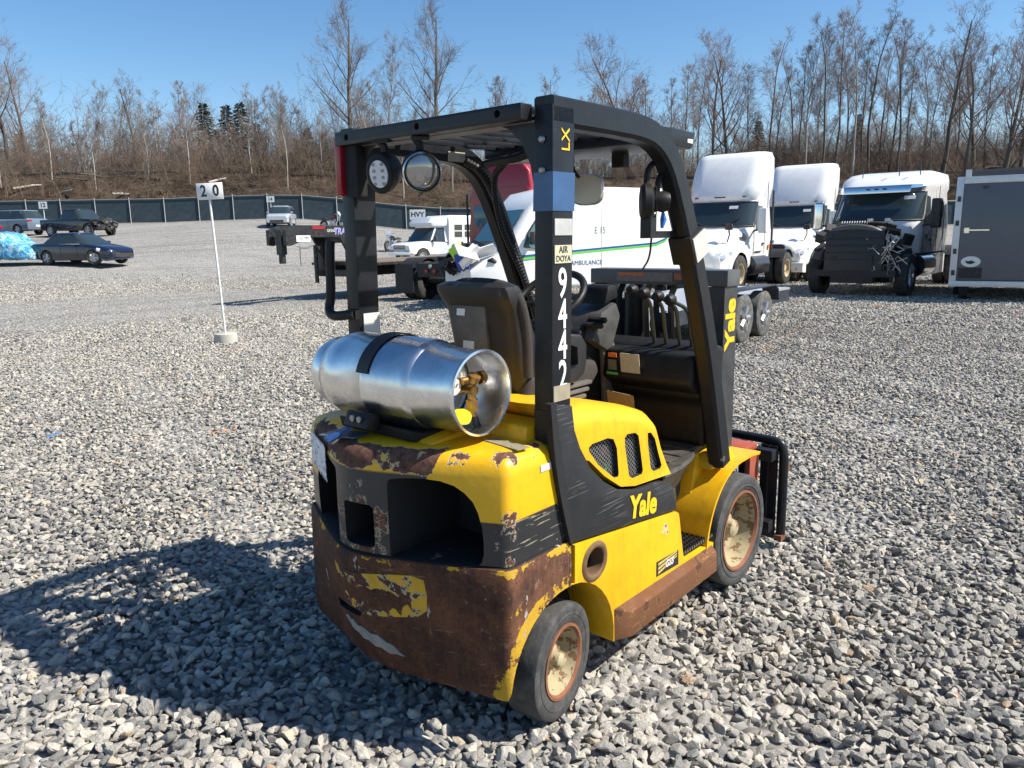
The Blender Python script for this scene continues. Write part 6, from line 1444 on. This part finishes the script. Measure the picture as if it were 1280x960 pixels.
A = np.array(pts); m = len(A); me = bpy.data.meshes.new('brush_thicket'); me.vertices.add(m); me.vertices.foreach_set('co', uv2w(A[:, 0], A[:, 1], A[:, 2]).astype(np.float32).ravel())
for nm, typ, dat in (('rot', 'FLOAT_VECTOR', np.stack([np.zeros(m), np.zeros(m), A[:, 3]], -1)), ('scl', 'FLOAT', A[:, 4])):
    at = me.attributes.new(nm, typ, 'POINT'); at.data.foreach_set('vector' if typ == 'FLOAT_VECTOR' else 'value', dat.astype(np.float32).ravel())
at = me.attributes.new('idx', 'INT', 'POINT'); at.data.foreach_set('value', A[:, 5].astype(np.int32))
br = bpy.data.objects.new('brush_thicket', me); COL.objects.link(br); tag(br, 'leafless brown brush covering the embankment and wood edge', kind='stuff'); br['category'] = 'brush'
n2 = ng.copy(); n2.name = 'scatter_brush'
for x in n2.nodes:
    if x.bl_idname == 'GeometryNodeCollectionInfo': x.inputs['Collection'].default_value = BR
br.modifiers.new('brush', 'NODES').node_group = n2
# fallen logs on the bank
for i in range(22):
    u = random.uniform(-52, 4); v = random.uniform(73.5, 83); L_ = random.uniform(1.5, 5); a = random.uniform(0, 3.14); r_ = random.uniform(.06, .16); z = BZ(u, v)
    d = Vector((math.cos(a), math.sin(a), random.uniform(-.1, .25)))*L_/2
    lt = TB(); c = W(u, v, z+.15); lt.limb([-d, Vector((0, 0, random.uniform(0, .15))), d], [r_, r_*.9, r_*.5], 7)
    o = bpy.data.objects.new('fallen_log', lt.mesh('fallen_log', B_pale if i % 2 else B_grey)); COL.objects.link(o); o.location = c
    tag(o, 'fallen pale log lying on the brown bank' if i % 2 else 'fallen dark log lying on the brown bank', 'log', 'pale logs on the bank' if i % 2 else 'dark logs on the bank')
# scraps on the gravel
def scrap(name, label, x, y, m, n, s):
    rn = random.Random(int(abs(x*100+y*10))); b = MB()
    for i in range(n):
        a = rn.uniform(0, 6.28); b.box((rn.uniform(-s, s), rn.uniform(-s, s)*.6, .02+rn.uniform(0, .03)), (rn.uniform(.3, .8)*s, rn.uniform(.2, .5)*s, .004), rot=(rn.uniform(-.4, .4), rn.uniform(-.4, .4), a))
    o = b.obj(name, m, label=label, cat='litter'); o.location = (x, y, .035)
BP = mat('litter_blue', (.05, .25, .6), .4)
scrap('blue_plastic_scrap', 'crumpled blue plastic scrap on gravel left of the gas cylinder', .288, 5.109, BP, 5, .05)
scrap('blue_plastic_scrap', 'small blue plastic scrap on gravel near the row marker sign', 2.45, 7.0, BP, 4, .045)
